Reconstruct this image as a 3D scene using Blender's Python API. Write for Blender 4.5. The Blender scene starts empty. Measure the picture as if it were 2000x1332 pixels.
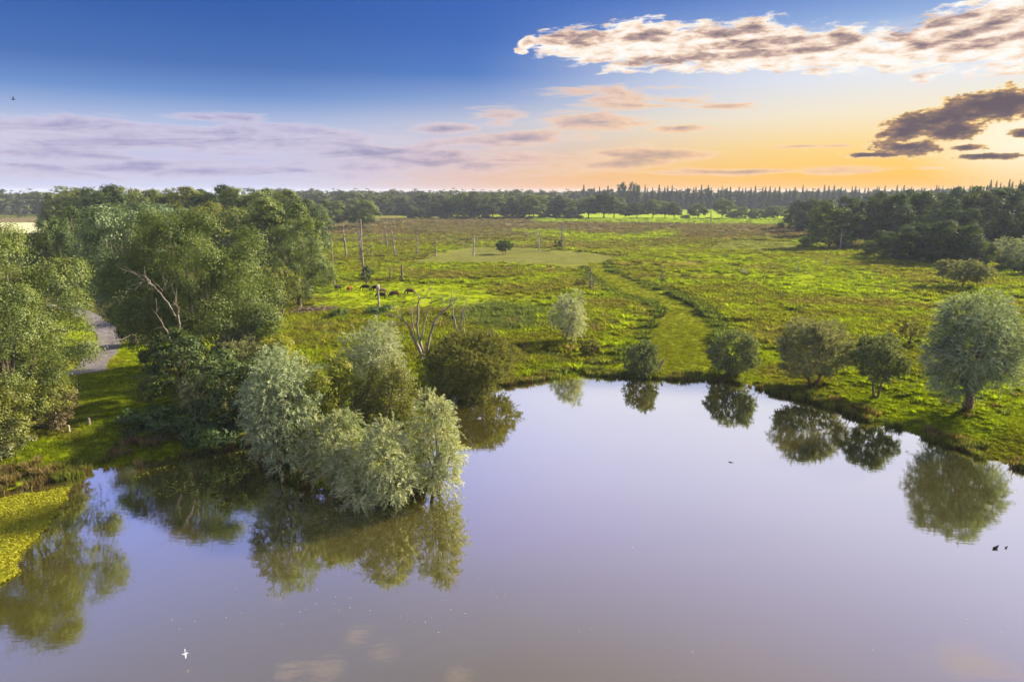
import bpy, math, random
import numpy as np
from mathutils import Vector, Matrix

# ------------------------------------------------------------------ camera
SC = bpy.context.scene
COL = SC.collection
CAM_H, FPX, PITCH = 22.0, 1333.0, math.radians(12.36)
cam_data = bpy.data.cameras.new('camera')
cam_data.sensor_width = 36.0
cam_data.lens = 36.0 * FPX / 2000.0
cam_data.clip_start, cam_data.clip_end = 0.5, 12000.0
cam = bpy.data.objects.new('camera', cam_data)
COL.objects.link(cam)
cam.location = (0, 0, CAM_H)
cam.rotation_euler = (math.pi / 2 - PITCH, 0, 0)
SC.camera = cam

# ------------------------------------------------------------------ light and exposure
SUN_AZ, SUN_EL = math.radians(60), math.radians(27)      # azimuth from the view direction (+Y) towards +X
SUN_STRENGTH, EXPOSURE = 5.0, 1.85
SKY_STRENGTH = 0.10
HAZE_DENSITY = 0.00014
SC.view_settings.view_transform = 'Standard'
SC.view_settings.look = 'None'
SC.view_settings.gamma = 1.0
SC.view_settings.use_curve_mapping = False
SC.view_settings.exposure = EXPOSURE
sun_data = bpy.data.lights.new('sun', 'SUN')
sun_data.energy = SUN_STRENGTH
sun_data.angle = math.radians(4.0)
sun_data.color = (1.0, 0.84, 0.58)
sun = bpy.data.objects.new('sun', sun_data)
COL.objects.link(sun)
sd = Vector((math.sin(SUN_AZ) * math.cos(SUN_EL), math.cos(SUN_AZ) * math.cos(SUN_EL), math.sin(SUN_EL)))
sun.rotation_euler = sd.to_track_quat('Z', 'Y').to_euler()
sun.location = sd * 200
cy = SC.cycles
cy.max_bounces, cy.diffuse_bounces, cy.glossy_bounces = 6, 3, 3
cy.transmission_bounces, cy.volume_bounces, cy.transparent_max_bounces = 2, 0, 4
cy.use_denoising = True
cy.sample_clamp_indirect = 6.0


def lin(r, g, b):
    f = lambda c: (c / 255 / 12.92) if c <= 10 else (((c / 255) + 0.055) / 1.055) ** 2.4
    return (f(r), f(g), f(b))


def pix_ray(px, py):
    a, b = (px - 1000) / FPX, (666 - py) / FPX
    c, s = math.cos(PITCH), math.sin(PITCH)
    return a, c + b * s, -s + b * c


def azel(px, py):
    x, y, z = pix_ray(px, py)
    return math.degrees(math.atan2(x, y)), math.degrees(math.atan2(z, math.hypot(x, y)))


# ------------------------------------------------------------------ world
class NT:
    """Small helper for node trees."""
    def __init__(s, tree):
        s.t = tree; s.t.nodes.clear()

    def n(s, kind, **kw):
        nd = s.t.nodes.new(kind)
        for k, v in kw.items():
            setattr(nd, k, v)
        return nd

    def put(s, sock, v):
        if v is None:
            return
        if hasattr(v, 'is_output'):
            s.t.links.new(v, sock)
        else:
            if hasattr(sock, 'default_value'):
                try:
                    sock.default_value = v
                except Exception:
                    sock.default_value = (v[0], v[1], v[2], 1.0)

    def m(s, op, a, b=None, c=None, clamp=False):
        nd = s.n('ShaderNodeMath', operation=op, use_clamp=clamp)
        for i, v in enumerate((a, b, c)):
            s.put(nd.inputs[i], v)
        return nd.outputs[0]

    def mix(s, fac, a, b, mode='MIX'):
        nd = s.n('ShaderNodeMix', data_type='RGBA', blend_type=mode)
        s.put(nd.inputs[0], fac); s.put(nd.inputs[6], a); s.put(nd.inputs[7], b)
        return nd.outputs[2]

    def ss(s, x, lo, hi):
        nd = s.n('ShaderNodeMapRange', interpolation_type='SMOOTHSTEP')
        s.put(nd.inputs[0], x); s.put(nd.inputs[1], lo); s.put(nd.inputs[2], hi)
        return nd.outputs[0]

    def ramp(s, x, stops):
        nd = s.n('ShaderNodeValToRGB')
        el = nd.color_ramp.elements
        while len(el) < len(stops):
            el.new(0.5)
        for e, (p, c) in zip(el, stops):
            e.position = p; e.color = (c[0], c[1], c[2], 1)
        s.put(nd.inputs[0], x)
        return nd.outputs[0]

    def noise(s, vec, scale, detail=4, rough=0.5, dist=0.0, dim='3D'):
        nd = s.n('ShaderNodeTexNoise', noise_dimensions=dim)
        s.put(nd.inputs['Vector'], vec)
        nd.inputs['Scale'].default_value = scale
        nd.inputs['Detail'].default_value = detail
        nd.inputs['Roughness'].default_value = rough
        nd.inputs['Distortion'].default_value = dist
        return nd.outputs['Fac']


world = bpy.data.worlds.new('World')
SC.world = world
world.use_nodes = True
W = NT(world.node_tree)
tc = W.n('ShaderNodeTexCoord')
sep = W.n('ShaderNodeSeparateXYZ')
W.put(sep.inputs[0], tc.outputs['Generated'])
X_, Y_, Z_ = sep.outputs
DEG = 180 / math.pi
EL = W.m('MULTIPLY', W.m('ARCSINE', Z_), DEG)
AZ = W.m('MULTIPLY', W.m('ARCTAN2', X_, Y_), DEG)
sky = W.n('ShaderNodeTexSky', sky_type='NISHITA', sun_disc=False)
sky.sun_elevation = SUN_EL
sky.sun_rotation = SUN_AZ
sky.air_density, sky.dust_density, sky.ozone_density = 1.0, 1.5, 1.5
elc = W.m('DIVIDE', W.m('MAXIMUM', EL, 0.0), 60.0)


def sramp(stops):
    return W.ramp(elc, [(e / 60.0, c if isinstance(c[0], float) else lin(*c)) for e, c in stops])


left = sramp([(0, (206, 208, 236)), (2.4, (196, 196, 226)), (3.9, (202, 205, 230)), (5.2, (170, 186, 222)), (7.0, (112, 148, 206)),
              (9.0, (78, 116, 184)), (12.5, (56, 98, 172)), (14.3, (50, 92, 170)), (17, (0.34, 0.44, 1.02)), (24, (0.42, 0.52, 1.22)), (34, (0.48, 0.48, 0.76)), (60, (0.70, 0.70, 0.86))])
mid = sramp([(0, (244, 190, 146)), (1.5, (236, 192, 160)), (3.5, (212, 196, 200)), (5.4, (202, 202, 216)), (7.2, (148, 170, 214)), (9.0, (90, 132, 202)),
             (11.5, (72, 114, 192)), (14.3, (66, 106, 186)), (16.5, (0.94, 0.95, 1.14)), (21, (0.88, 0.89, 1.26)), (28, (0.76, 0.72, 1.24)), (38, (0.56, 0.52, 0.70)), (60, (0.74, 0.72, 0.86))])
right = sramp([(0, (255, 190, 78)), (1.5, (255, 202, 92)), (3.2, (255, 218, 136)), (5.5, (248, 234, 204)), (8.0, (232, 235, 242)), (9.6, (226, 231, 241)),
               (11.8, (150, 178, 224)), (14.3, (92, 130, 202)), (16.5, (1.02, 1.02, 1.10)), (24, (0.98, 0.97, 1.30)), (31, (0.84, 0.79, 1.18)), (38, (0.80, 0.70, 0.90)), (60, (0.80, 0.76, 0.86))])
cs = W.m('COSINE', W.m('MULTIPLY', W.m('SUBTRACT', AZ, 46.0), 1 / DEG))
grad = W.mix(W.ss(cs, 0.38, 0.80), left, mid)
grad = W.mix(W.ss(cs, 0.64, 0.98), grad, right)
# glow of the hidden sun low on the right
cmb = W.n('ShaderNodeCombineXYZ')
W.put(cmb.inputs[0], W.m('MULTIPLY', AZ, 0.1)); W.put(cmb.inputs[1], W.m('MULTIPLY', EL, 0.22))
Q = cmb.outputs[0]
cmb2 = W.n('ShaderNodeCombineXYZ')
W.put(cmb2.inputs[0], W.m('MULTIPLY', AZ, 0.045)); W.put(cmb2.inputs[1], W.m('MULTIPLY', EL, 0.33))
Q2 = cmb2.outputs[0]
n_big = W.noise(Q, 3.4, 7, 0.58, 0.4)
n_fine = W.noise(Q, 9.5, 5, 0.6, 0.3)
n_wisp = W.noise(Q2, 3.2, 6, 0.6, 0.8)


def blobs(lst, sign=1):
    out = None
    for (px, py, rx, ry, rot) in lst:
        a0, e0 = azel(px, py)
        e0 *= sign
        rx, ry = rx / 23.27, ry / 23.27
        c, s = math.cos(math.radians(rot)), math.sin(math.radians(rot))
        da, de = W.m('SUBTRACT', AZ, a0), W.m('SUBTRACT', EL, e0)
        u = W.m('ADD', W.m('MULTIPLY', da, c / rx), W.m('MULTIPLY', de, s / rx))
        v = W.m('ADD', W.m('MULTIPLY', da, -s / ry), W.m('MULTIPLY', de, c / ry))
        g = W.m('SUBTRACT', 1.0, W.m('SQRT', W.m('ADD', W.m('MULTIPLY', u, u), W.m('MULTIPLY', v, v))))
        out = g if out is None else W.m('SMOOTH_MAX', out, g, 0.25)
    return out


# soft, low wisps
wm = blobs([(1240, 194, 130, 26, -3), (1170, 240, 125, 25, 2), (1010, 272, 150, 20, 2), (1330, 250, 60, 8, 0), (590, 256, 150, 15, -3), (400, 230, 130, 9, 0), (980, 235, 60, 22, 0),
            (1230, 314, 190, 24, 7), (740, 300, 230, 22, 0), (1500, 335, 260, 8, 0), (100, 245, 200, 22, 2), (60, 300, 200, 16, 0), (420, 275, 420, 34, 0), (860, 318, 330, 26, 2), (300, 330, 380, 18, 0), (1420, 208, 60, 6, 0), 
            (1990, 140, 30, 6, 0), (1560, 286, 90, 4, 0), (870, 252, 70, 12, 0)])
dw = W.m('ADD', wm, W.m('MULTIPLY', W.m('SUBTRACT', n_wisp, 0.50), 3.2))
aw = W.m('MULTIPLY', W.ss(dw, -0.12, 0.48), 0.8)
tw = W.m('ADD', W.m('MULTIPLY', dw, 0.72), W.m('MULTIPLY', W.m('SUBTRACT', n_fine, 0.5), 0.6), None, True)
warm = W.ss(AZ, -18.0, 14.0)
colw = W.mix(warm, W.ramp(tw, [(0, lin(216, 208, 228)), (0.4, lin(198, 190, 216)), (0.9, lin(150, 146, 186))]),
             W.ramp(tw, [(0, lin(255, 226, 188)), (0.35, lin(246, 202, 164)), (0.9, lin(166, 146, 150))]))
base = W.mix(aw, grad, colw)
# the long cumulus band
cmb3 = W.n('ShaderNodeCombineXYZ')
W.put(cmb3.inputs[0], W.m('MULTIPLY', AZ, 0.085)); W.put(cmb3.inputs[1], W.m('MULTIPLY', EL, 0.30))
Q3 = cmb3.outputs[0]
n_cum = W.noise(Q3, 4.6, 8, 0.6, 0.25)
n_in = W.noise(Q3, 7.5, 8, 0.62, 0.35)
cm = blobs([(1110, 86, 70, 30, 0), (1030, 84, 20, 11, 25), (1016, 101, 16, 7, 0), (1250, 86, 150, 44, 3), (1400, 90, 190, 46, 0), (1600, 98, 190, 36, 0), (1780, 96, 120, 34, 8),
            (1900, 62, 120, 50, 16), (1990, 54, 110, 62, 8)])
dc = W.m('ADD', cm, W.m('MULTIPLY', W.m('SUBTRACT', n_cum, 0.5), 1.9))
dc = W.m('ADD', dc, W.m('MULTIPLY', W.m('SUBTRACT', n_in, 0.5), 0.7))
ac = W.ss(dc, 0.0, 0.30)
shade = blobs([(1120, 76, 80, 18, 0), (1255, 72, 66, 14, 0), (1425, 62, 90, 14, 0), (1300, 118, 130, 10, 0), (1510, 84, 150, 13, 0), (1640, 76, 60, 12, 0), (1860, 38, 60, 9, 10),
               (1905, 58, 110, 14, 12), (1930, 82, 100, 11, 8), (1770, 60, 44, 14, 20), (1460, 106, 170, 9, 0)])
sh = W.ss(W.m('ADD', shade, W.m('MULTIPLY', W.m('SUBTRACT', n_cum, 0.5), 1.6)), -0.15, 0.75)
tcum = W.m('ADD', W.m('MULTIPLY', dc, 0.10), W.m('MULTIPLY', W.m('SUBTRACT', n_in, 0.47), 2.1))
tcum = W.m('ADD', tcum, W.m('MULTIPLY', sh, 0.55), None, True)
colc = W.ramp(tcum, [(0.0, lin(255, 252, 246)), (0.2, lin(255, 238, 220)), (0.42, lin(236, 206, 184)), (0.65, lin(188, 162, 156)), (1.0, lin(132, 116, 126))])
base = W.mix(ac, base, colc)
# brightness round the hidden sun, then the dark bank with golden rims
gl_ = blobs([(2030, 268, 190, 90, 0)])
base = W.mix(W.m('MULTIPLY', W.ss(gl_, -0.1, 0.9), 0.85), base, lin(255, 250, 226) + (1,))
gm = blobs([(1965, 204, 110, 26, 4), (1860, 222, 95, 26, 14), (1770, 256, 56, 26, 20), (1775, 288, 66, 15, 0), (1700, 303, 46, 5, 0), (1862, 258, 46, 20, 0), (1930, 306, 46, 6, 0), (1890, 288, 30, 6, 0), (1996, 262, 22, 9, 0)])
dg = W.m('ADD', gm, W.m('MULTIPLY', W.m('SUBTRACT', n_big, 0.5), 1.5))
dg = W.m('ADD', dg, W.m('MULTIPLY', W.m('SUBTRACT', W.noise(Q, 12.0, 6, 0.62, 0.2), 0.5), 1.5))
ag = W.ss(dg, -0.05, 0.16)
tg = W.m('ADD', W.m('MULTIPLY', dg, 1.25), W.m('MULTIPLY', W.m('SUBTRACT', n_in, 0.5), 0.9), None, True)
colg = W.ramp(tg, [(0.0, lin(255, 244, 200)), (0.18, lin(248, 208, 140)), (0.36, lin(168, 136, 112)), (0.7, lin(120, 104, 106)), (1.0, lin(104, 92, 102))])
base = W.mix(ag, base, colg)
# a thin veil with pinkish tufts higher up, seen only mirrored in the lake
hm = blobs([(690, 1245, 50, 16, 0), (640, 1310, 70, 24, 0), (560, 1312, 40, 14, 0), (900, 1322, 40, 14, 0), (745, 1272, 50, 14, 0), (548, 1165, 28, 10, 0),
            (1900, 1290, 150, 40, -8)], -1)
hd = W.m('ADD', hm, W.m('MULTIPLY', W.m('SUBTRACT', W.noise(Q, 2.2, 4, 0.5), 0.55), 2.4))
hfac = W.m('MULTIPLY', W.ss(hd, 0.0, 0.9), 0.55)
base = W.mix(hfac, base, (1.15, 0.92, 0.86, 1))
# physical sky blended in; the picture's own exposure divided out
gain = 10.0 / (2 ** EXPOSURE)
scaled = W.n('ShaderNodeVectorMath', operation='SCALE')
W.put(scaled.inputs[0], base); scaled.inputs[3].default_value = gain
fin = W.mix(0.997, sky.outputs[0], scaled.outputs[0])
bg = W.n('ShaderNodeBackground')
W.put(bg.inputs[0], fin); bg.inputs[1].default_value = SKY_STRENGTH
wo = W.n('ShaderNodeOutputWorld')
W.put(wo.inputs[0], bg.outputs[0])
world.cycles.sampling_method = 'MANUAL'
world.cycles.sample_map_resolution = 1024

# ------------------------------------------------------------------ numeric helpers
rngG = np.random.default_rng(7)


def vnoise(x, y, seed=0):
    xi, yi = np.floor(x).astype(np.int64), np.floor(y).astype(np.int64)
    fx, fy = x - xi, y - yi
    fx, fy = fx * fx * (3 - 2 * fx), fy * fy * (3 - 2 * fy)

    def h(a, b):
        n = (a * 374761393 + b * 668265263 + seed * 974711) & 0x7fffffff
        n = ((n ^ (n >> 13)) * 1274126177) & 0x7fffffff
        return ((n ^ (n >> 16)) & 0xffff) / 65535.0
    a, b, c, d = h(xi, yi), h(xi + 1, yi), h(xi, yi + 1), h(xi + 1, yi + 1)
    return (a * (1 - fx) + b * fx) * (1 - fy) + (c * (1 - fx) + d * fx) * fy


def fbm(x, y, seed=0, oct=4):
    s, a, t = 0, 0.5, 0
    for i in range(oct):
        s = s + a * vnoise(x * 2 ** i + 17.3 * i, y * 2 ** i - 9.1 * i, seed + i); t += a; a *= 0.5
    return s / t


def sstep(x, a, b):
    t = np.clip((x - a) / (b - a), 0, 1)
    return t * t * (3 - 2 * t)


def G(px, py, z=0.5):
    """where the sight line through a pixel meets level z"""
    x, y, dz = pix_ray(px, py)
    t = (z - CAM_H) / dz
    return x * t, y * t


def sdist(poly, X, Y):
    """signed distance to a closed polygon, positive outside"""
    X = np.asarray(X, float); Y = np.asarray(Y, float)
    sh = X.shape; X = X.ravel(); Y = Y.ravel()
    P = np.asarray(poly, float)
    best = np.full(X.shape, 1e18); ins = np.zeros(X.shape, bool)
    n = len(P)
    for i in range(n):
        ax, ay = P[i]; bx, by = P[(i + 1) % n]
        dx, dy = bx - ax, by - ay
        L = dx * dx + dy * dy + 1e-12
        t = np.clip(((X - ax) * dx + (Y - ay) * dy) / L, 0, 1)
        d = (X - ax - t * dx) ** 2 + (Y - ay - t * dy) ** 2
        best = np.minimum(best, d)
        c = ((ay > Y) != (by > Y))
        if abs(by - ay) > 1e-12:
            ins ^= c & (X < dx * (Y - ay) / (by - ay) + ax)
    r = np.sqrt(best)
    return np.where(ins, -r, r).reshape(sh)


def gp(lst, z=0.6):
    return [G(a, b, z) for a, b in lst]


SHORE = [G(a, b, 0.0) for a, b in [
    (-420, 1080), (-200, 1010), (0, 968), (60, 952), (130, 935), (200, 915), (300, 905), (400, 882), (470, 872), (505, 890), (540, 928), (590, 955), (640, 968), (700, 975),
    (790, 974), (830, 968), (848, 945), (842, 890), (832, 840), (845, 795), (872, 772), (930, 762), (1000, 751), (1060, 742), (1140, 733), (1250, 738), (1330, 742),
    (1400, 742), (1460, 752), (1510, 768), (1560, 780), (1620, 795), (1680, 817), (1740, 838), (1800, 855), (1870, 875), (1930, 900), (2000, 915), (2200, 965), (2500, 1040)]]
SHORE += [(75, 10), (60, -45), (-60, -45), (-70, 10)]
P_TRACK = gp([(130, 750), (208, 746), (240, 700), (238, 668), (205, 640), (160, 615), (145, 625), (172, 650), (188, 680), (182, 705), (160, 728)])
P_PATH = gp([(1225, 700), (1265, 672), (1285, 640), (1296, 608), (1254, 590), (1200, 570), (1162, 549), (1146, 528), (1150, 514), (1180, 514), (1186, 530), (1222, 549), (1275, 570), (1332, 588),
             (1372, 615), (1400, 650), (1392, 700), (1385, 728), (1240, 728)])
P_OVAL = gp([(800, 516), (835, 502), (880, 490), (920, 484), (1000, 484), (1080, 488), (1150, 494), (1208, 502), (1195, 514), (1150, 524), (1080, 520), (1000, 516), (900, 516)])
P_LANE = gp([(905, 485), (880, 472), (862, 463), (872, 462), (900, 468), (930, 482)])
P_PALE2 = gp([(1388, 488), (1400, 474), (1470, 470), (1550, 473), (1556, 486), (1480, 492)])
P_LIME = [gp(q) for q in [
    [(990, 452), (1080, 450), (1150, 458), (1230, 460), (1318, 450), (1322, 462), (1240, 474), (1150, 472), (1080, 466)],
    [(640, 545), (720, 552), (860, 556), (960, 570), (1000, 600), (880, 606), (800, 615), (640, 618), (600, 600)],
    [(1395, 505), (1440, 508), (1490, 518), (1440, 522), (1390, 516)],
    [(1480, 545), (1600, 528), (1700, 532), (1800, 560), (1850, 600), (1700, 590), (1560, 585)],
    [(940, 592), (1060, 590), (1100, 604), (1010, 612)],
    [(1250, 708), (1470, 706), (1560, 760), (1400, 742), (1250, 736)],
    [(1080, 712), (1250, 706), (1250, 736), (1060, 742)],
    [(1640, 760), (1760, 745), (2000, 770), (2100, 880), (1950, 880), (1780, 830)]]]
P_BLUE = gp([(905, 590), (1000, 588), (1060, 612), (1075, 642), (960, 655), (905, 625)])
P_BANK = gp([(-300, 960), (-300, 860), (140, 860), (150, 760), (215, 745), (245, 650), (330, 700), (350, 760), (420, 830), (500, 880), (300, 905), (0, 960)])
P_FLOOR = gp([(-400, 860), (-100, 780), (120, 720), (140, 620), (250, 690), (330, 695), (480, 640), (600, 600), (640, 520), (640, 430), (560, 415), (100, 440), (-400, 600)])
P_CROP = gp([(-900, 458), (-900, 437), (96, 437), (110, 458)])
P_FAR = gp([(1050, 434), (1060, 409), (1545, 409), (1570, 440)])


def shore_d(X, Y):
    return sdist(SHORE, X, Y)


def mask(poly, X, Y, soft):
    return 1 - sstep(sdist(poly, X, Y) + (fbm(X * 0.22 + 3, Y * 0.3, 57, 4) - 0.5) * (soft * 2.2 + 2.0), -soft, soft)


def gz(X, Y, d=None):
    X = np.asarray(X, float); Y = np.asarray(Y, float)
    if d is None:
        d = shore_d(X, Y)
    land = sstep(d, -0.4, 2.6) * 0.32 + sstep(d, 0, 22) * 0.6
    land = land + sstep(-X, 8, 30) * sstep(d, 0, 12) * 1.1 * (1 - sstep(Y, 100, 170)) + sstep(X, 25, 45) * sstep(d, 1, 9) * 0.8 * (1 - sstep(Y, 75, 105))
    bumps = (fbm(X * 0.22, Y * 0.22, 3, 3) - 0.5) * 0.55 * sstep(d, 0.5, 5)
    return np.where(d > -0.4, land + bumps - 0.12, -0.12 - np.clip(-d - 0.4, 0, 8) * 0.25)


def GZ(px, py):
    """ground point seen at a pixel, following the relief"""
    z = 0.4
    for _ in range(5):
        x, y = G(px, py, z); z = gz1(x, y)
    return x, y, z


def gz1(x, y):
    return float(gz(np.array([x]), np.array([y]))[0])


def zone(X, Y, d):
    """albedo of the sward: lime turf, olive grass, brown stems, heath, mown hay, bank grass"""
    A = lambda *c: np.array(c)[None, :]
    n1 = fbm(X * 0.045, Y * 0.075, 11, 4); n2 = fbm(X * 0.10 + 40, Y * 0.16, 23, 4); n3 = fbm(X * 0.02, Y * 0.03, 31, 3)
    lime = np.zeros(X.shape)
    for q in P_LIME:
        xs = [p[0] for p in q]; ys = [p[1] for p in q]
        near = (X > min(xs) - 15) & (X < max(xs) + 15) & (Y > min(ys) - 15) & (Y < max(ys) + 15)
        if near.any():
            lime[near] = np.maximum(lime[near], mask(q, X[near], Y[near], 5.0))
    k = sstep(n1 * 0.55 + n2 * 0.5 + 0.13 * lime, 0.42, 0.62)[:, None]
    c = A(0.145, 0.160, 0.013) * (1 - k) + A(0.19, 0.25, 0.004) * k
    br = (sstep(fbm(X * 0.07 + 9, Y * 0.1 + 5, 47, 4), 0.54, 0.70) * (1 - 0.75 * lime))[:, None]
    c = c * (1 - 0.5 * br) + A(0.15, 0.120, 0.045) * 0.5 * br
    bl = mask(P_BLUE, X, Y, 4)[:, None] * 0.8
    c = c * (1 - bl) + A(0.085, 0.115, 0.04) * bl
    he = (sstep(Y + (n3 - 0.5) * 140, 255, 345) * (1 - lime * 0.9) * (1 - sstep(Y, 560, 600)))[:, None]
    hc = A(0.115, 0.084, 0.066) * (0.8 + 0.4 * n2)[:, None] + A(0, 0.014, 0.0) * sstep(n1, 0.5, 0.62)[:, None]
    c = c * (1 - he * 0.85) + hc * he * 0.85
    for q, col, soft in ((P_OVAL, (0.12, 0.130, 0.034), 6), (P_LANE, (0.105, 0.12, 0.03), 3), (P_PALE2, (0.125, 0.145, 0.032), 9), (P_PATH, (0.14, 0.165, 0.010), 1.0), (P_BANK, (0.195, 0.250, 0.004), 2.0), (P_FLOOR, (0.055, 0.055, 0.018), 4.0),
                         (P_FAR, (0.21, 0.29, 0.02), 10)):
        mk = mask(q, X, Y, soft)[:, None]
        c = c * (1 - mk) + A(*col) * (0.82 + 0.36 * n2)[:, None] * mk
    far = sstep(Y, 620, 680)[:, None]
    c = c * (1 - far) + A(0.055, 0.065, 0.022) * far
    ff = mask(P_FAR, X, Y, 8)[:, None]
    c = c * (1 - ff) + A(0.21, 0.29, 0.02) * ff
    mud = (1 - sstep(d, 0.0, 1.0))[:, None]
    c = c * (1 - mud) + A(0.075, 0.06, 0.03) * mud
    return np.clip(c, 0.004, 1)


# ------------------------------------------------------------------ mesh helpers
def np_mesh(name, V, F, mats=(), attrs=None, smooth=False, mat_idx=None):
    """V (n,3); F list of arrays (m,k) sharing one k, or a single such array"""
    me = bpy.data.meshes.new(name)
    Fs = F if isinstance(F, (list, tuple)) else [F]
    V = np.asarray(V, np.float32)
    me.vertices.add(len(V)); me.vertices.foreach_set('co', V.ravel())
    loops = np.concatenate([np.asarray(f, np.int32).ravel() for f in Fs])
    starts, o = [], 0
    for f in Fs:
        f = np.asarray(f)
        starts.append(o + np.arange(len(f), dtype=np.int32) * f.shape[1]); o += f.size
    starts = np.concatenate(starts)
    me.loops.add(len(loops)); me.loops.foreach_set('vertex_index', loops)
    me.polygons.add(len(starts)); me.polygons.foreach_set('loop_start', starts.astype(np.int32))
    if mat_idx is not None:
        me.polygons.foreach_set('material_index', np.asarray(mat_idx, np.int32))
    me.polygons.foreach_set('use_smooth', np.full(len(starts), smooth))
    me.update(calc_edges=True)
    for m in mats:
        me.materials.append(m)
    for k, a in (attrs or {}).items():
        a = np.asarray(a, np.float32)
        if a.ndim == 2:
            at = me.attributes.new(k, 'FLOAT_COLOR', 'POINT')
            at.data.foreach_set('color', np.concatenate([a, np.ones((len(a), 1), np.float32)], 1).ravel())
        else:
            at = me.attributes.new(k, 'FLOAT', 'POINT'); at.data.foreach_set('value', a.ravel())
    return me


def link(name, data, parent=None):
    o = bpy.data.objects.new(name, data); COL.objects.link(o)
    if parent is not None:
        o.parent = parent
    return o


def tag(o, label=None, cat=None, group=None, kind=None):
    for k, v in (('label', label), ('category', cat), ('group', group), ('kind', kind)):
        if v:
            o[k] = v
    return o


def thing(name, label, cat, loc, rz=0, group=None):
    o = link(name, None)
    o.empty_display_size = 0.3
    o.location = loc; o.rotation_euler = (0, 0, rz)
    return tag(o, label, cat, group)


def unit(v):
    return v / (np.linalg.norm(v, axis=-1, keepdims=True) + 1e-9)


def tube(pts, rad, sides=6, jag=0.0, rng=None):
    """tapered tube along a polyline, closed at both ends"""
    P = np.asarray(pts, float); n = len(P)
    rad = np.asarray(rad, float)
    T = np.gradient(P, axis=0); T = unit(T)
    ref = np.array([0.31, 0.17, 0.0]) + np.array([0, 0, 1.0]) * (np.abs(T[:, 2:]).mean() < 0.6)
    A = unit(np.cross(T, ref)); B = np.cross(T, A)
    an = np.arange(sides) / sides * 2 * math.pi
    ring = (A[:, None, :] * np.cos(an)[None, :, None] + B[:, None, :] * np.sin(an)[None, :, None])
    rr = rad[:, None] * (1 + (rng.uniform(-jag, jag, (n, sides)) if jag and rng is not None else 0))
    V = (P[:, None, :] + ring * rr[:, :, None]).reshape(-1, 3)
    F = []
    for i in range(n - 1):
        for j in range(sides):
            k = (j + 1) % sides
            F.append((i * sides + j, i * sides + k, (i + 1) * sides + k, (i + 1) * sides + j))
    V = np.vstack([V, P[:1], P[-1:]])
    Fc = []
    for j in range(sides):
        k = (j + 1) % sides
        Fc.append((n * sides, k, j)); Fc.append((n * sides + 1, (n - 1) * sides + j, (n - 1) * sides + k))
    return V, np.array(F), np.array(Fc)


def join(parts):
    Vs, Q, T, o = [], [], [], 0
    for V, F, Fc in parts:
        Vs.append(V); Q.append(F + o)
        if len(Fc):
            T.append(Fc + o)
        o += len(V)
    return np.vstack(Vs), [np.vstack(Q)] + ([np.vstack(T)] if T else [])


def limb(rng, a, b, r0, r1, n=6, wob=0.12, sag=0.0):
    a, b = np.asarray(a, float), np.asarray(b, float)
    t = np.linspace(0, 1, n)[:, None]
    L = np.linalg.norm(b - a)
    off = rng.normal(0, wob * L * 0.35, (n, 3)); off[0] = 0
    off = np.cumsum(off, 0) * 0.45
    off -= off[-1] * t
    P = a + (b - a) * t + off
    P[:, 2] += sag * L * (t[:, 0] * (1 - t[:, 0]))
    return P, np.linspace(r0, r1, n)


# ------------------------------------------------------------------ materials
def mat(name):
    m = bpy.data.materials.new(name); m.use_nodes = True
    return m, NT(m.node_tree)


def leaf_mat(name, stops, trans=0.4, trans_tint=(1.25, 1.2, 0.4), gloss=0.012, var=0.25, patch=0.3, pscale=0.45):
    m, N = mat(name)
    at = N.n('ShaderNodeAttribute', attribute_name='lv')
    oi = N.n('ShaderNodeObjectInfo')
    geo = N.n('ShaderNodeNewGeometry')
    pn = N.noise(geo.outputs['Position'], pscale, 2)
    f = N.m('ADD', at.outputs['Fac'], N.m('MULTIPLY', N.m('SUBTRACT', pn, 0.5), patch * 2.0))
    f = N.m('ADD', f, N.m('MULTIPLY', N.m('SUBTRACT', oi.outputs['Random'], 0.5), var), None, True)
    col = N.ramp(f, stops)
    d = N.n('ShaderNodeBsdfDiffuse'); N.put(d.inputs[0], col)
    t = N.n('ShaderNodeBsdfTranslucent'); N.put(t.inputs[0], N.mix(1.0, col, trans_tint + (1,), 'MULTIPLY'))
    s = N.n('ShaderNodeMixShader'); s.inputs[0].default_value = trans
    N.put(s.inputs[1], d.outputs[0]); N.put(s.inputs[2], t.outputs[0])
    g = N.n('ShaderNodeBsdfGlossy'); g.inputs['Roughness'].default_value = 0.5; N.put(g.inputs[0], (0.9, 0.9, 0.9, 1))
    s2 = N.n('ShaderNodeMixShader'); s2.inputs[0].default_value = gloss
    N.put(s2.inputs[1], s.outputs[0]); N.put(s2.inputs[2], g.outputs[0])
    o = N.n('ShaderNodeOutputMaterial'); N.put(o.inputs[0], s2.outputs[0])
    return m


def bark_mat(name, c0, c1, scale=3.0):
    m, N = mat(name)
    tcn = N.n('ShaderNodeTexCoord')
    mp = N.n('ShaderNodeMapping'); mp.inputs['Scale'].default_value = (1, 1, 0.25)
    N.put(mp.inputs[0], tcn.outputs['Object'])
    nz = N.noise(mp.outputs[0], scale, 5, 0.65)
    col = N.ramp(nz, [(0.32, c0), (0.68, c1)])
    b = N.n('ShaderNodeBsdfPrincipled'); N.put(b.inputs['Base Color'], col); b.inputs['Roughness'].default_value = 0.85
    bp = N.n('ShaderNodeBump'); bp.inputs['Strength'].default_value = 0.5; bp.inputs['Distance'].default_value = 0.06
    N.put(bp.inputs['Height'], nz); N.put(b.inputs['Normal'], bp.outputs[0])
    o = N.n('ShaderNodeOutputMaterial'); N.put(o.inputs[0], b.outputs[0])
    return m


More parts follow.
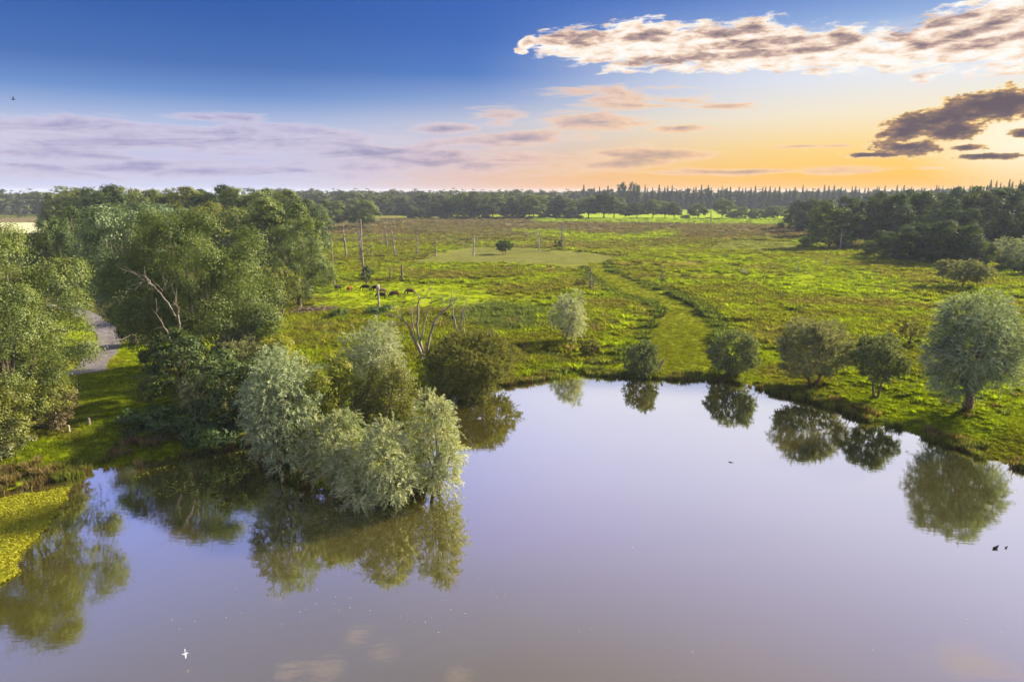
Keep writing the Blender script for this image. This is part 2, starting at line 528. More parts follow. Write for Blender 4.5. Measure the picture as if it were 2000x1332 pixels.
def plain_mat(name, c0, c1, scale=4.0, rough=0.8, spec=0.05):
    m, N = mat(name)
    tcn = N.n('ShaderNodeTexCoord')
    nz = N.noise(tcn.outputs['Object'], scale, 3, 0.55)
    b = N.n('ShaderNodeBsdfPrincipled'); N.put(b.inputs['Base Color'], N.ramp(nz, [(0.35, c0), (0.65, c1)])); b.inputs['Roughness'].default_value = rough; b.inputs['Specular IOR Level'].default_value = spec
    o = N.n('ShaderNodeOutputMaterial'); N.put(o.inputs[0], b.outputs[0])
    return m


M = {}
M['oak'] = leaf_mat('oak_leaves', [(0.0, (0.072, 0.112, 0.034)), (0.5, (0.122, 0.165, 0.046)), (1.0, (0.19, 0.22, 0.058))], trans_tint=(1.15, 1.15, 0.55))
M['oak_yellow'] = leaf_mat('yellow_green_leaves', [(0.0, (0.085, 0.115, 0.026)), (0.5, (0.14, 0.165, 0.034)), (1.0, (0.22, 0.23, 0.045))])
M['poplar'] = leaf_mat('blue_green_leaves', [(0.0, (0.058, 0.101, 0.044)), (0.5, (0.117, 0.176, 0.084)), (1.0, (0.221, 0.280, 0.154))], trans=0.3, trans_tint=(1.1, 1.15, 0.7))
M['dark'] = leaf_mat('dark_leaves', [(0.0, (0.034, 0.061, 0.022)), (0.5, (0.061, 0.097, 0.032)), (1.0, (0.101, 0.142, 0.039))], trans=0.3)
M['silver'] = leaf_mat('silver_willow_leaves', [(0.0, (0.115, 0.15, 0.07)), (0.45, (0.26, 0.305, 0.18)), (1.0, (0.52, 0.55, 0.39))], trans=0.35, trans_tint=(1.1, 1.1, 0.5), gloss=0.02)
M['silver_blue'] = leaf_mat('silver_blue_willow_leaves', [(0.0, (0.10, 0.145, 0.072)), (0.45, (0.21, 0.27, 0.145)), (1.0, (0.42, 0.48, 0.29))], trans=0.3, trans_tint=(1.1, 1.1, 0.6), gloss=0.02)
M['silver_olive'] = leaf_mat('silver_olive_willow_leaves', [(0.0, (0.12, 0.16, 0.064)), (0.45, (0.25, 0.295, 0.148)), (1.0, (0.48, 0.51, 0.32))], trans=0.35, trans_tint=(1.15, 1.1, 0.45), gloss=0.02)
M['sallow'] = leaf_mat('grey_green_sallow_leaves', [(0.0, (0.105, 0.132, 0.058)), (0.5, (0.185, 0.212, 0.10)), (1.0, (0.30, 0.32, 0.17))], trans=0.35, trans_tint=(1.2, 1.1, 0.5))
M['sallow_dark'] = leaf_mat('deep_green_sallow_leaves', [(0.0, (0.075, 0.112, 0.046)), (0.5, (0.135, 0.178, 0.074)), (1.0, (0.225, 0.26, 0.115))], trans=0.35, trans_tint=(1.2, 1.1, 0.5))
M['olive_bush'] = leaf_mat('olive_bush_leaves', [(0.0, (0.069, 0.081, 0.016)), (0.5, (0.125, 0.138, 0.030)), (1.0, (0.213, 0.213, 0.050))])
M['lime_shrub'] = leaf_mat('lime_shrub_leaves', [(0.0, (0.11, 0.14, 0.018)), (0.5, (0.19, 0.215, 0.022)), (1.0, (0.30, 0.30, 0.03))])
M['dry'] = leaf_mat('dry_twigs_leaves', [(0.0, (0.09, 0.075, 0.035)), (0.5, (0.16, 0.135, 0.07)), (1.0, (0.24, 0.20, 0.11))], trans=0.2, trans_tint=(1, 1, 0.8))
M['bramble'] = leaf_mat('bramble_leaves', [(0.0, (0.039, 0.078, 0.026)), (0.5, (0.072, 0.130, 0.039)), (1.0, (0.130, 0.195, 0.052))])
M['far'] = leaf_mat('far_tree_leaves', [(0.0, (0.04, 0.055, 0.02)), (0.5, (0.065, 0.085, 0.026)), (1.0, (0.105, 0.125, 0.036))], trans=0.25, var=0.5, pscale=0.12)
M['conifer'] = leaf_mat('conifer_needles', [(0.0, (0.022, 0.034, 0.014)), (0.5, (0.038, 0.052, 0.020)), (1.0, (0.06, 0.075, 0.028))], trans=0.1, var=0.4)
M['bark'] = bark_mat('tree_bark', (0.05, 0.038, 0.025), (0.13, 0.105, 0.075))
M['bark_red'] = bark_mat('willow_bark', (0.09, 0.05, 0.028), (0.19, 0.12, 0.075))
M['dead'] = bark_mat('dead_wood', (0.13, 0.105, 0.085), (0.30, 0.26, 0.22), 2.2)
M['dead_dark'] = bark_mat('weathered_dead_wood', (0.075, 0.058, 0.045), (0.23, 0.185, 0.15), 2.2)
M['dead_white'] = bark_mat('bleached_dead_wood', (0.24, 0.205, 0.18), (0.48, 0.44, 0.40), 2.0)

# ground
m_ground, N = mat('meadow_soil_and_turf')
at = N.n('ShaderNodeAttribute', attribute_name='tint')
geo = N.n('ShaderNodeNewGeometry')
mp = N.n('ShaderNodeMapping'); mp.inputs['Scale'].default_value = (0.7, 1.0, 1.0); N.put(mp.inputs[0], geo.outputs['Position'])
fn = N.noise(mp.outputs[0], 2.2, 6, 0.68)
fn2 = N.noise(mp.outputs[0], 0.35, 4, 0.6)
mod = N.m('MULTIPLY', N.m('ADD', N.m('MULTIPLY', fn, 1.9), -0.02), N.m('ADD', N.m('MULTIPLY', fn2, 0.7), 0.65))
cc = N.n('ShaderNodeVectorMath', operation='SCALE'); N.put(cc.inputs[0], at.outputs['Color']); N.put(cc.inputs[3], mod)
b = N.n('ShaderNodeBsdfDiffuse'); N.put(b.inputs[0], cc.outputs[0])
bp = N.n('ShaderNodeBump'); bp.inputs['Strength'].default_value = 0.9; bp.inputs['Distance'].default_value = 0.25
N.put(bp.inputs['Height'], fn); N.put(b.inputs['Normal'], bp.outputs[0])
o = N.n('ShaderNodeOutputMaterial'); N.put(o.inputs[0], b.outputs[0])

# grass blades (colour carried by each tuft)
m_grass, N = mat('grass_blades')
at = N.n('ShaderNodeAttribute', attribute_name='tint', attribute_type='INSTANCER')
lv = N.n('ShaderNodeAttribute', attribute_name='lv')
sc_ = N.n('ShaderNodeVectorMath', operation='SCALE'); N.put(sc_.inputs[0], at.outputs['Color']); N.put(sc_.inputs[3], N.m('ADD', N.m('MULTIPLY', lv.outputs['Fac'], 0.8), 0.6))
d = N.n('ShaderNodeBsdfDiffuse'); N.put(d.inputs[0], sc_.outputs[0])
t = N.n('ShaderNodeBsdfTranslucent'); N.put(t.inputs[0], N.mix(1.0, sc_.outputs[0], (1.25, 1.25, 0.6, 1), 'MULTIPLY'))
s = N.n('ShaderNodeMixShader'); s.inputs[0].default_value = 0.45; N.put(s.inputs[1], d.outputs[0]); N.put(s.inputs[2], t.outputs[0])
o = N.n('ShaderNodeOutputMaterial'); N.put(o.inputs[0], s.outputs[0])

# water: murky olive body under a mirror that strengthens towards grazing
m_water, N = mat('lake_water')
geo = N.n('ShaderNodeNewGeometry')
body = N.n('ShaderNodeBsdfDiffuse')
N.put(body.inputs[0], N.ramp(N.noise(geo.outputs['Position'], 0.06, 3), [(0.35, (0.036, 0.032, 0.004)), (0.65, (0.046, 0.040, 0.006))]))
gl = N.n('ShaderNodeBsdfGlossy'); gl.inputs['Roughness'].default_value = 0.03; N.put(gl.inputs[0], (0.97, 0.97, 1.0, 1))
mp = N.n('ShaderNodeMapping'); mp.inputs['Scale'].default_value = (0.8, 1.6, 1); N.put(mp.inputs[0], geo.outputs['Position'])
w1 = N.noise(mp.outputs[0], 1.6, 3, 0.5)
rx, ry = G(1097, 1094, 0)
sp = N.n('ShaderNodeSeparateXYZ'); N.put(sp.inputs[0], geo.outputs['Position'])
dx = N.m('SUBTRACT', sp.outputs[0], rx); dy = N.m('SUBTRACT', sp.outputs[1], ry)
rr = N.m('SQRT', N.m('ADD', N.m('MULTIPLY', dx, dx), N.m('MULTIPLY', dy, dy)))
ring = N.m('MULTIPLY', N.m('SINE', N.m('MULTIPLY', rr, 16.0)), N.m('MULTIPLY', N.ss(rr, 0.9, 1.6), N.m('SUBTRACT', 1.0, N.ss(rr, 2.0, 2.5))))
wind = N.ss(N.noise(geo.outputs['Position'], 0.055, 4, 0.6, 0.6), 0.46, 0.66)
w2 = N.noise(mp.outputs[0], 5.0, 3, 0.55)
hgt = N.m('ADD', N.m('ADD', N.m('MULTIPLY', w1, 0.9), N.m('MULTIPLY', N.m('MULTIPLY', w2, wind), 0.22)), N.m('MULTIPLY', ring, 0.14))
bp = N.n('ShaderNodeBump'); bp.inputs['Strength'].default_value = 0.05; bp.inputs['Distance'].default_value = 0.06
N.put(bp.inputs['Height'], hgt); N.put(gl.inputs['Normal'], bp.outputs[0])
lw = N.n('ShaderNodeLayerWeight'); lw.inputs['Blend'].default_value = 0.5
fres = N.ramp(lw.outputs['Facing'], [(0.0, (0.05,) * 3), (0.37, (0.26,) * 3), (0.56, (0.50,) * 3), (0.75, (0.80,) * 3), (1.0, (0.98,) * 3)])
s = N.n('ShaderNodeMixShader'); N.put(s.inputs[0], fres); N.put(s.inputs[1], body.outputs[0]); N.put(s.inputs[2], gl.outputs[0])
o = N.n('ShaderNodeOutputMaterial'); N.put(o.inputs[0], s.outputs[0])

# ------------------------------------------------------------------ ground, lake, track, crop field
def axis(lo_fine, hi_fine, step, lo, hi, grow):
    a = list(np.arange(lo_fine, hi_fine + 1e-6, step))
    s = step; v = a[-1]
    while v < hi:
        s *= grow; v += s; a.append(min(v, hi))
    s = step; v = a[0]; pre = []
    while v > lo:
        s *= grow; v -= s; pre.append(max(v, lo))
    return np.array(pre[::-1] + a)


gx = axis(-62, 84, 0.7, -2600, 2600, 1.05)
gy = axis(38, 125, 0.7, -400, 4200, 1.025)
GX, GY = np.meshgrid(gx, gy)
fX, fY = GX.ravel(), GY.ravel()
dd = shore_d(fX, fY)
fZ = gz(fX, fY, dd)
nx, ny = len(gx), len(gy)
ii, jj = np.meshgrid(np.arange(nx - 1), np.arange(ny - 1))
q0 = (jj * nx + ii).ravel()
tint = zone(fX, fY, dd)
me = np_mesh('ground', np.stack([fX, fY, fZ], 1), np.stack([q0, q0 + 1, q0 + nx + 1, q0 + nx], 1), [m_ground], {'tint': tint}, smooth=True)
tag(link('ground', me), kind='structure')

lake_v = [(-140, -60, 0), (140, -60, 0), (140, 110, 0), (-140, 110, 0)]
me = np_mesh('water', lake_v, np.array([[0, 1, 2, 3]]), [m_water])
tag(link('water', me), kind='structure')

m_track = plain_mat('grey_gravel', (0.085, 0.08, 0.09), (0.155, 0.147, 0.158), 1.4, 0.95)


def sheet(name, cl, wd, lift, m):
    C = np.array(cl, float)
    t = np.linspace(0, len(C) - 1, 60); i = np.clip(t.astype(int), 0, len(C) - 2); f = (t - i)[:, None]
    pm = C[np.clip(i - 1, 0, None)]; p0 = C[i]; p1 = C[i + 1]; p2 = C[np.clip(i + 2, None, len(C) - 1)]
    P = 0.5 * ((2 * p0) + (-pm + p1) * f + (2 * pm - 5 * p0 + 4 * p1 - p2) * f ** 2 + (-pm + 3 * p0 - 3 * p1 + p2) * f ** 3)
    w = np.interp(t, np.arange(len(C)), wd)
    T = unit(np.gradient(P, axis=0)); Sd = np.stack([-T[:, 1], T[:, 0]], 1)
    us = np.linspace(-1, 1, 9)
    XY = P[:, None, :] + Sd[:, None, :] * (us[None, :, None] * w[:, None, None] * (1 + 0.12 * np.sin(t * 5.1))[:, None, None])
    V = XY.reshape(-1, 2)
    z = gz(V[:, 0], V[:, 1]) + lift
    k = len(us); a, bb = np.meshgrid(np.arange(k - 1), np.arange(len(P) - 1)); q = (bb * k + a).ravel()
    me = np_mesh(name, np.column_stack([V, z]), np.stack([q, q + 1, q + k + 1, q + k], 1), [m], smooth=True)
    return tag(link(name, me), kind='structure')


sheet('gravel_track', gp([(168, 752), (188, 728), (208, 705), (216, 682), (204, 658), (180, 636), (150, 618), (110, 606)]), [1.7, 1.7, 1.6, 1.5, 1.4, 1.4, 1.5, 1.6], 0.06, m_track)
m_crop, N = mat('pale_stubble_rows')
geo = N.n('ShaderNodeNewGeometry')
wv = N.n('ShaderNodeTexWave'); wv.inputs['Scale'].default_value = 0.12; wv.inputs['Distortion'].default_value = 0.3
mp = N.n('ShaderNodeMapping'); mp.inputs['Rotation'].default_value = (0, 0, 0.5); N.put(mp.inputs[0], geo.outputs['Position']); N.put(wv.inputs['Vector'], mp.outputs[0])
b = N.n('ShaderNodeBsdfDiffuse'); N.put(b.inputs[0], N.ramp(wv.outputs['Fac'], [(0.3, (0.32, 0.34, 0.20)), (0.7, (0.44, 0.45, 0.30))]))
o = N.n('ShaderNodeOutputMaterial'); N.put(o.inputs[0], b.outputs[0])
cx = np.linspace(0, 1, 12)
c0, c1, c2, c3 = [np.array(p) for p in (P_CROP[0], P_CROP[3], P_CROP[2], P_CROP[1])]
VV = [(c0 * (1 - u) + c1 * u) * (1 - v) + (c3 * (1 - u) + c2 * u) * v for v in cx for u in cx]
VV = np.array(VV); a, bb = np.meshgrid(np.arange(11), np.arange(11)); q = (bb * 12 + a).ravel()
zz = np.full(len(VV), 1.25)
tag(link('field', np_mesh('field', np.column_stack([VV, zz]), np.stack([q, q + 1, q + 13, q + 12], 1), [m_crop])), kind='structure')


# ------------------------------------------------------------------ foliage builders
def sph(rng, n):
    return unit(rng.normal(size=(n, 3)))


def make_lobes(rng, R, z0, H, n, rough=1.0, low=1.75, core=0.70):
    zc, hh = (z0 + H) / 2, (H - z0) / 2
    out = [(np.array([0, 0, zc]), np.array([R * core, R * core, hh * (core + 0.04)]))]
    for i in range(n):
        t = (i + 0.5) / n
        cz = 1 - low * t
        a = i * 2.39996 + rng.uniform(-0.5, 0.5)
        s = math.sqrt(max(0, 1 - cz * cz))
        dv = np.array([math.cos(a) * s, math.sin(a) * s, cz])
        k = rng.uniform(0.52, 0.72)
        r = rng.uniform(0.30, 0.46) * rough
        out.append((np.array([0, 0, zc]) + dv * np.array([R, R, hh]) * k, np.array([R * r, R * r, (R * 0.4 + hh * 0.6) * r])))
    return out


def sublobes(rng, lobes, n2, lo=0.30, hi=0.48):
    out = [(c, r * 0.86) for c, r in lobes]
    for c, r in lobes:
        D = sph(rng, n2)
        for dv in D:
            if dv[2] < -0.7:
                continue
            out.append((c + dv * r * 0.74, r * rng.uniform(lo, hi) * np.array([1, 1, 0.85])))
    return out


def shell(rng, lobes, n, lo, hi, inner=0.15, under=0.35, base=1, bw=0.5):
    w = np.array([r[0] * (r[0] + r[2]) for c, r in lobes]); w[:base] *= bw; w *= rng.uniform(0.35, 1.65, len(w))
    idx = rng.choice(len(lobes), n * 2, p=w / w.sum())
    C = np.array([c for c, r in lobes])[idx]; Rr = np.array([r for c, r in lobes])[idx]
    D = sph(rng, n * 2)
    rad = rng.uniform(lo, hi, (n * 2, 1))
    inn = rng.random(n * 2) < inner
    rad[inn] *= rng.uniform(0.4, 0.9, (inn.sum(), 1))
    P = C + D * Rr * rad
    keep = np.ones(n * 2, bool)
    for c, r in lobes:
        q = (((P - c) / r) ** 2).sum(1)
        keep &= (q > 0.55) | inn
    keep &= (D[:, 2] > -0.45) | (rng.random(n * 2) < under)
    P, D = P[keep][:n], unit(D / Rr)[keep][:n]
    return P, D


def quads(P, N_, T, L, Wd):
    T = unit(T); S = unit(np.cross(N_, T))
    L = L[:, None]; Wd = Wd[:, None]
    V = np.stack([P - T * L / 2, P + S * Wd / 2 - T * L * 0.05, P + T * L / 2, P - S * Wd / 2 - T * L * 0.05], 1)
    return V


def clump_leaves(rng, lobes, ncl, nl, cr, L, Wd, droop=0.0, inner=0.2, under=0.35, base=1):
    P, D = shell(rng, lobes, ncl, 0.88, 1.04, inner, under, base, 0.22)
    n = len(P)
    cv = rng.random(n)
    off = rng.normal(0, 1, (n, nl, 3)) * cr * np.array([1, 1, 0.62]) * rng.uniform(0.55, 1.2, (n, 1, 1))
    PP = (P[:, None] + off).reshape(-1, 3)
    OD = unit(off.reshape(-1, 3))
    NN = unit(np.repeat(D, nl, 0) * 1.0 + OD * 0.45 + np.array([0, 0, 0.25]) + rng.normal(0, 0.30, (n * nl, 3)))
    T = np.cross(NN, rng.normal(size=(n * nl, 3))) + np.array([0, 0, -droop])
    k = n * nl
    V = quads(PP, NN, T, L * rng.uniform(0.6, 1.3, k), Wd * rng.uniform(0.6, 1.3, k))
    lv = np.clip(np.repeat(cv, nl) * 0.65 + 0.05 + rng.random(k) * 0.25, 0, 1)
    return V, lv


def shoot_leaves(rng, lobes, ns, nl, sl, L, Wd, up=0.5, grav=0.5, spread=0.75, inner=0.15, under=0.5, jit=0.35):
    P, D = shell(rng, lobes, ns, 0.72, 1.0, inner, under)
    n = len(P)
    d0 = unit(D + np.array([0, 0, up]) + rng.normal(0, jit, (n, 3)))
    ln = sl * rng.uniform(0.5, 1.25, n)
    t = (np.arange(nl) + 0.7) / nl
    PP = P[:, None] + d0[:, None] * (ln[:, None] * t)[:, :, None]
    PP[:, :, 2] -= grav * ln[:, None] * t ** 2
    tan = np.repeat(d0[:, None], nl, 1).copy(); tan[:, :, 2] -= 2 * grav * t
    tan = unit(tan.reshape(-1, 3))
    k = n * nl
    rnd = sph(rng, k)
    T = unit(tan + spread * rnd)
    NN = unit(0.55 * np.cross(T, sph(rng, k)) + 0.8 * np.repeat(D, nl, 0) + np.array([0, 0, 0.25]))
    NN = unit(NN - T * (NN * T).sum(1, keepdims=True))
    LL = L * rng.uniform(0.6, 1.25, k)
    V = quads(PP.reshape(-1, 3) + T * LL[:, None] * 0.5, NN, T, LL, Wd * rng.uniform(0.7, 1.3, k))
    lv = np.clip(np.repeat(rng.random(n), nl) * 0.5 + rng.random(k) * 0.5, 0, 1)
    return V, lv


def leaf_object(name, V, lv, m, parent=None):
    n = len(V)
    me = np_mesh(name, V.reshape(-1, 3), np.arange(n * 4).reshape(n, 4), [m], {'lv': np.repeat(lv, 4)})
    return link(name, me, parent) if parent is not None else me


def limbs_mesh(rng, R, z0, H, lobes, r0, stems=1, lean=0.0, sides=7, fork=0.8, twigs=2):
    parts = []
    zf = max(z0 * fork, 0.12 * H)
    n = len(lobes)
    for sidx in range(stems):
        a = sidx / max(stems, 1) * 6.283 + rng.uniform(0, 1)
        off = 0.0 if stems == 1 else R * 0.05
        top = np.array([math.cos(a) * off * 4 + lean * zf, math.sin(a) * off * 4, zf])
        bot = np.array([math.cos(a) * off, math.sin(a) * off, -0.35])
        rs = r0 / math.sqrt(stems)
        P, rd = limb(rng, bot, top, rs * 1.25, rs * 0.85, 6, 0.05)
        rd[0] *= 1.25
        parts.append(tube(P, rd, sides, 0.08, rng))
        for i in range(sidx, n, stems):
            c, r = lobes[i]
            tgt = c + (np.array([0, 0, r[2] * 0.6]) if i == 0 else np.zeros(3))
            P2, r2 = limb(rng, top - np.array([0, 0, 0.02 * H * (i % 3)]), tgt, rs * (0.75 if i == 0 else 0.5), rs * 0.12, 6, 0.14)
            parts.append(tube(P2, r2, 5))
            for q in range(twigs):
                st = P2[3]
                e = c + sph(rng, 1)[0] * r * 0.8
                P3, r3 = limb(rng, st, e, rs * 0.2, rs * 0.05, 4, 0.15)
                parts.append(tube(P3, r3, 4))
    return join(parts)


def solve_h(x, y, zb, top_py):
    """height above zb that brings a point over (x, y) up to image row top_py"""
    c, s = math.cos(PITCH), math.sin(PITCH)
    k = (666 - top_py) / FPX
    w = (k * y * c - y * s) / (c + k * s)
    return CAM_H + w - zb


def depth(x, y, z=1.0):
    return y * math.cos(PITCH) - (z - CAM_H) * math.sin(PITCH)


def spot(px, base_py, top_py, width_px):
    x, y, z = GZ(px, base_py)
    return x, y, z, solve_h(x, y, z, top_py), width_px / 2 * depth(x, y) / FPX


def plant(name, label, cat, px, bpy_, tpy, wpx, kind, m, seed, group=None, z0=0.2, nlob=9, bark='bark', stems=1, lean=0, dens=1.0, leaf=1.0, r0=None, low=1.9, fork=0.8, flat=1.0):
    rng = np.random.default_rng(seed)
    x, y, z, H, R = spot(px, bpy_, tpy, wpx)
    root = thing(name, label, cat, (x, y, z), 0, group)
    zb = z0 * H
    over = 0.94
    area = R * R * 4 * 0.6 + R * (H - zb) * 3
    if kind == 'clump':
        lobes = make_lobes(rng, R * over, zb, H * 0.985, nlob, core=0.62)
        L, Wd = 0.27 * leaf, 0.19 * leaf
        cnt = dens * 2.3 * area / (L * Wd * 0.5)
        nl = 26
        V, lv = clump_leaves(rng, sublobes(rng, lobes, 7, 0.32, 0.52), int(cnt / nl), nl, 0.035 * R + 0.12, L, Wd, base=len(lobes))
    elif kind == 'willow':
        lobes = make_lobes(rng, R * 0.88, zb, H * 0.955, nlob, low=low)
        L, Wd = 0.23 * leaf, 0.062 * leaf
        cnt = dens * 2.5 * area / (L * Wd * 0.5)
        nl = 20
        V, lv = shoot_leaves(rng, sublobes(rng, lobes, 5), int(cnt / nl), nl, 0.10 * R + 0.5, L, Wd, 0.55, 0.45, 0.75, under=0.8)
    elif kind == 'weep':
        lobes = make_lobes(rng, R * 0.86, zb + 0.04 * H, H * 0.96, nlob)
        L, Wd = 0.30 * leaf, 0.085 * leaf
        cnt = dens * 2.5 * area / (L * Wd * 0.5)
        nl = 22
        V, lv = shoot_leaves(rng, sublobes(rng, lobes, 4), int(cnt / nl), nl, 0.20 * R + 0.4, L, Wd, 0.35, 0.85, 0.6, under=0.7)
    else:  # 'round': dense shrub of short upward shoots
        lobes = make_lobes(rng, R * 0.90, zb, H * 0.96, nlob, 0.75, 1.85, 0.84)
        L, Wd = 0.22 * leaf, 0.10 * leaf
        cnt = dens * 3.8 * area / (L * Wd * 0.5)
        nl = 16
        V, lv = shoot_leaves(rng, sublobes(rng, lobes, 3), int(cnt / nl), nl, 0.05 * R + 0.28, L, Wd, 0.25, 0.1, 0.85, under=0.9, jit=0.5)
    cen = V.mean(1)
    kx = R / max(np.percentile(np.abs(cen[:, 0]), 98.8), 1e-3); ky = R / max(np.percentile(np.abs(cen[:, 1]), 98.8), 1e-3)
    za, zt = np.percentile(cen[:, 2], 0.6), np.percentile(cen[:, 2], 99.7)
    kz = (H - zb) / (zt - za)
    K, Z0 = np.array([kx, ky * flat, kz]), np.array([0, 0, zb - za * kz])
    V = V.mean(1, keepdims=True) * K + Z0 + (V - V.mean(1, keepdims=True))
    lobes = [(c * K + Z0, r * K) for c, r in lobes]
    Vt, Ft = limbs_mesh(rng, R, zb, H, lobes[:8], r0 or (0.022 * H + 0.05), stems, lean, fork=fork)
    link('trunk', np_mesh('trunk', Vt, Ft, [M[bark]], smooth=True), root)
    leaf_object('crown', V, lv, M[m], root)
    return root


QN = 0
# --- left-hand wood, nearest trees, each its own
plant('oak_tree', 'broad olive green tree at the left edge beside the gravel track', 'tree', 22, 850, 447, 285, 'clump', 'oak', 101, z0=0.08, nlob=13, dens=1.1, leaf=0.66)
plant('young_tree', 'small pale green bushy tree in front of the large left edge tree', 'tree', 70, 800, 632, 135, 'clump', 'oak_yellow', 102, leaf=0.75, z0=0.1, nlob=7)
plant('shrub', 'wide yellow green shrub at the left edge of the turf bank', 'shrub', 30, 885, 738, 190, 'clump', 'oak_yellow', 103, leaf=0.75, z0=0.05, nlob=8, stems=3)
plant('shrub', 'thin dry brownish shrub between the turf bank and the left edge tree', 'shrub', 112, 842, 755, 80, 'round', 'dry', 104, z0=0.05, nlob=7, stems=4, dens=0.7)
plant('shrub', 'low grey green shrub at the left edge nearest the lake', 'shrub', -15, 905, 800, 120, 'clump', 'sallow', 105, z0=0.03, nlob=7, stems=3)
plant('oak_tree', 'largest grey green tree behind the dead white boughs in the left wood', 'tree', 385, 722, 414, 330, 'clump', 'oak', 106, z0=0.10, nlob=17, flat=0.6, dens=1.2, leaf=0.85)
plant('poplar_tree', 'silvery blue green tree left of the largest tree in the wood', 'tree', 262, 672, 398, 172, 'clump', 'poplar', 107, z0=0.2, nlob=12)
plant('oak_tree', 'dark green tree over the bend of the gravel track', 'tree', 142, 600, 410, 140, 'clump', 'dark', 108, z0=0.08, nlob=11)
plant('oak_tree', 'dark tree with low skirts just behind the gravel track', 'tree', 298, 672, 500, 124, 'clump', 'dark', 109, z0=0.10, nlob=10)
plant('oak_tree', 'dense green tree at the right end of the left wood by the cows', 'tree', 585, 600, 428, 132, 'clump', 'oak', 110, z0=0.06, nlob=12)
plant('oak_tree', 'small yellow green tree with bare twin trunks on the meadow edge', 'tree', 545, 622, 520, 92, 'clump', 'oak_yellow', 111, z0=0.24, nlob=8, stems=2, bark='bark')
plant('oak_tree', 'mid green tree standing between the largest tree and the meadow edge', 'tree', 480, 610, 470, 130, 'clump', 'oak', 112, z0=0.03, nlob=10)
plant('alder_tree', 'short dark trunked tree below the dead white boughs', 'tree', 362, 786, 646, 150, 'clump', 'dark', 113, z0=0.12, nlob=9, stems=3)
plant('shrub', 'small dark shrub under the largest tree beside the turf bank', 'shrub', 320, 728, 655, 85, 'clump', 'dark', 114, z0=0.08, nlob=7, stems=3)
# --- thicket left of the willows
plant('shrub', 'grey green sallow shrub at the left end of the waterside thicket', 'shrub', 405, 815, 715, 100, 'clump', 'sallow', 120, z0=0.03, nlob=8, stems=3)
plant('shrub', 'tall dark green shrub in the middle of the waterside thicket', 'shrub', 455, 838, 690, 140, 'clump', 'dark', 121, z0=0.04, nlob=9, stems=3)
plant('shrub', 'blue grey sallow behind the dark thicket', 'shrub', 470, 745, 645, 110, 'round', 'sallow', 122, z0=0.05, nlob=8, stems=3)
plant('shrub', 'yellow tipped shrub between the blue grey sallow and the willows', 'shrub', 545, 760, 655, 105, 'clump', 'lime_shrub', 123, z0=0.05, nlob=8, stems=3)
plant('shrub', 'dark green shrub touching the left flank of the willow island', 'shrub', 515, 850, 700, 110, 'clump', 'dark', 124, z0=0.03, nlob=8, stems=3)
plant('bramble_bush', 'low dark bramble mound at the foot of the thicket', 'bush', 430, 862, 805, 150, 'clump', 'bramble', 125, z0=0.0, nlob=8, stems=3)
plant('bramble_bush', 'low bramble mound on the turf left of the thicket', 'bush', 310, 835, 790, 150, 'clump', 'bramble', 126, z0=0.0, nlob=8, stems=3)
# --- willow island
plant('willow_tree', 'silver blue willow forming the left side of the waterside clump', 'tree', 562, 925, 683, 142, 'willow', 'silver_blue', 130, leaf=0.9, z0=0.05, nlob=11, stems=2, bark='bark_red')
plant('willow_tree', 'tallest white silver willow at the back of the waterside clump', 'tree', 728, 860, 630, 150, 'willow', 'silver', 131, z0=0.05, nlob=11, stems=2, bark='bark_red')
plant('alder_tree', 'yellow green alder in the middle of the willow clump', 'tree', 640, 890, 690, 130, 'clump', 'lime_shrub', 132, z0=0.04, nlob=9, leaf=0.7, stems=2)
plant('alder_tree', 'olive green alder on the right of the willow clump', 'tree', 760, 890, 705, 125, 'clump', 'olive_bush', 133, z0=0.04, nlob=9, leaf=0.7, stems=2)
plant('willow_tree', 'grey olive willow leaning over the water left of the lowest one', 'tree', 655, 955, 805, 130, 'willow', 'silver_olive', 134, leaf=0.88, z0=0.0, nlob=9, stems=3, bark='bark_red')
plant('willow_tree', 'lowest pale willow hanging over the water at the tip of the clump', 'tree', 738, 985, 822, 165, 'willow', 'silver_olive', 135, leaf=0.88, z0=-0.05, nlob=10, stems=3, bark='bark_red')
plant('willow_tree', 'slim pale willow on exposed roots at the right of the clump', 'tree', 853, 968, 772, 118, 'willow', 'silver_olive', 136, leaf=0.88, z0=0.06, nlob=9, stems=2, bark='bark_red', dens=0.85)
plant('shrub', 'small bright yellow shrub between the lowest willow and the slim one', 'shrub', 808, 948, 895, 40, 'clump', 'lime_shrub', 137, z0=0.0, nlob=5, leaf=0.7, stems=2)
# --- along the far shore, left to right
plant('sallow_bush', 'wide olive sallow bush overhanging the lake beside the bare dead tree', 'bush', 920, 766, 650, 180, 'round', 'olive_bush', 140, z0=0.0, nlob=11, stems=5)
plant('willow_tree', 'slender upright young willow in the meadow behind the shore', 'tree', 1113, 674, 568, 76, 'willow', 'silver', 141, z0=0.16, nlob=9, stems=2, dens=0.8, bark='bark_red')
plant('shrub', 'small round shrub in the grass left of the leaning post', 'shrub', 1152, 694, 664, 40, 'round', 'olive_bush', 142, z0=0.05, nlob=5, stems=3)
plant('sallow_bush', 'small round sallow at the waters edge beside the leaning post', 'bush', 1254, 737, 667, 64, 'round', 'sallow_dark', 143, z0=0.02, nlob=7, stems=4)
plant('sallow_bush', 'dark round sallow at the foot of the green lane', 'bush', 1431, 738, 648, 94, 'round', 'sallow_dark', 144, z0=0.12, nlob=8, stems=4)
plant('sallow_tree', 'broad grey domed sallow with trunk at the shore', 'tree', 1588, 756, 626, 138, 'round', 'sallow', 145, z0=0.20, nlob=10, stems=2, bark='bark_red')
plant('sallow_tree', 'compact dark sallow with splayed stems right of the grey dome', 'tree', 1711, 776, 655, 94, 'round', 'sallow_dark', 146, z0=0.28, nlob=8, stems=3, bark='bark_red')
